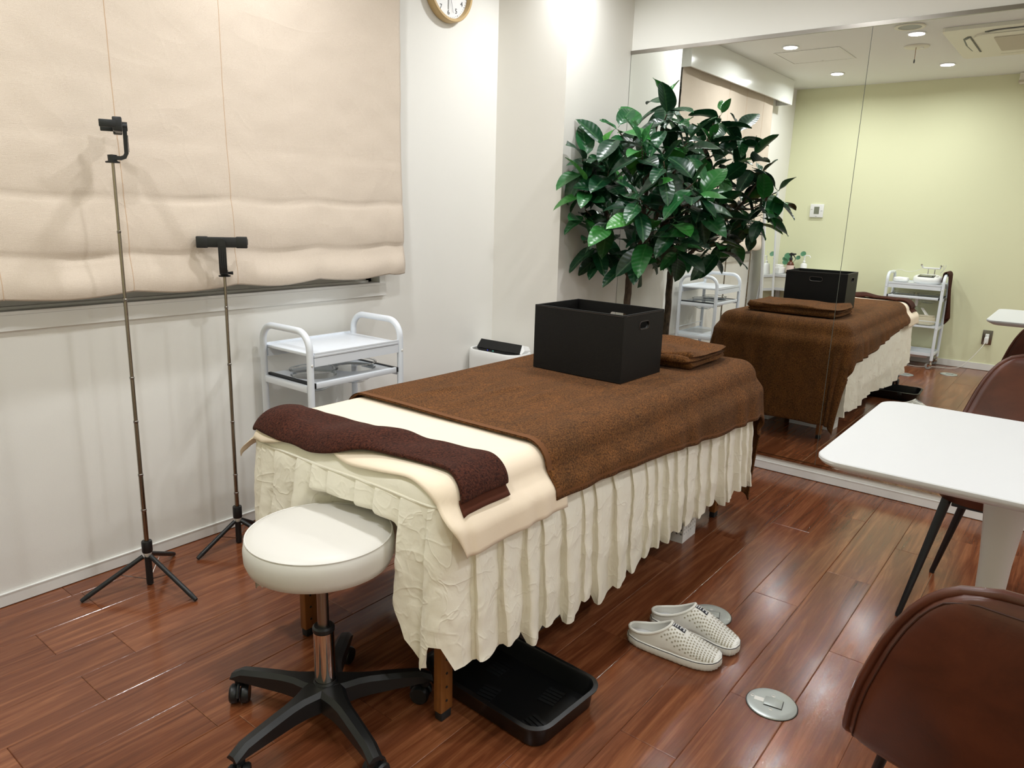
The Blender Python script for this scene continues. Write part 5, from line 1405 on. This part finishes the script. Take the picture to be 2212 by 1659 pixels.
bottle('lotion_pump', 'tall white pump dispenser on the corner desk behind the box', -0.10, 2.146, DZ + 0.001, [(1e-5, 0), (0.026, 0), (0.029, 0.005), (0.029, 0.095), (0.020, 0.106), (0.012, 0.108), (0.012, 0.112), (1e-5, 0.112)], 'plastic_white', [(0.0, 0.0), (0.010, 0.0), (0.014, 0.012), (0.006, 0.020), (0.006, 0.058), (0.009, 0.060), (0.009, 0.066), (0.0, 0.066)], 'plastic_white', [(0.0, -0.02, 0.002), (0.0, -0.045, 0.0), (0.0, -0.055, -0.018)])
rp = thing('round_leaf_plant', 'small round-leaved plant in a pot on the corner desk', 'plant', (-0.21, 2.30, DZ + 0.001))
obj('pot', MB().lathe([(1e-5, 0), (0.030, 0), (0.040, 0.06), (0.037, 0.06), (0.034, 0.05), (1e-5, 0.05)], 24), 'black_plastic', rp)
for px, py, pz, rr in ((0.08, 0.015, 0.165, 0.030), (0.09, 0.025, 0.105, 0.028), (0.06, 0.045, 0.135, 0.022), (0.03, -0.07, 0.15, 0.022), (0.05, -0.12, 0.19, 0.026), (0.0, 0.03, 0.13, 0.022)):
    st_ = obj('stem', MB().tube(smooth([(0, 0, 0.05), (px * 0.4, py * 0.4, pz * 0.75), (px, py, pz)], 4), 0.0016, 5), 'leaf_small', rp)
    M_ = Matrix.Translation((px, py, pz)) @ Matrix.Rotation(radians(62), 4, 'Y')
    b = MB().lathe([(1e-5, 0.002), (rr * 0.6, 0.0), (rr, 0.003), (rr * 0.6, -0.001), (1e-5, 0.001)], 18); b.v = [tuple(M_ @ Vector(v)) for v in b.v]
    obj('leaf', b, 'leaf_small', st_)
single('desk_cup', MB().lathe([(1e-5, 0), (0.022, 0), (0.026, 0.05), (0.0235, 0.05), (0.020, 0.004), (1e-5, 0.004)], 22, (-0.16, 2.245, DZ + 0.001)), 'black_plastic', 'small black cup behind the spray bottle on the corner desk', 'cup')

# standing mirror leaning beside the window
sm2 = thing('standing_mirror', 'narrow standing mirror with a white frame beside the window', 'mirror', (0.33, 2.30, 0))
lean = Matrix.Translation((0.32, 2.285, 0)) @ Matrix.Rotation(radians(1.0), 4, 'Z') @ Matrix.Rotation(radians(-3.5), 4, 'X')
def lm(mb): mb.v = [tuple(lean @ Vector(v)) for v in mb.v]; return mb
MWd, MH = 0.150, 1.455
for sx_ in (-1, 1): obj('frame_side', lm(MB().rbox((sx_ * (MWd - 0.012), 0, MH / 2 + 0.004), (0.024, 0.022, MH), 0.003, 2)), 'table_white', sm2, world=True)
for zz in (0.018, MH - 0.008): obj('frame_end', lm(MB().rbox((0, 0, zz), (2 * MWd - 0.049, 0.022, 0.024), 0.003, 2)), 'table_white', sm2, world=True)
obj('glass', lm(MB().lim(-MWd + 0.0245, MWd - 0.0245, -0.004, 0.004, 0.031, MH - 0.021)), 'mirror_small', sm2, world=True)
for xa, xb in ((0.30, 0.27), (0.36, 0.39)): obj('rear_leg', MB().tube([(xa, 2.345, 0.93), (xb, 2.425, 0.012)], 0.010, 8), 'table_white', sm2, world=True)
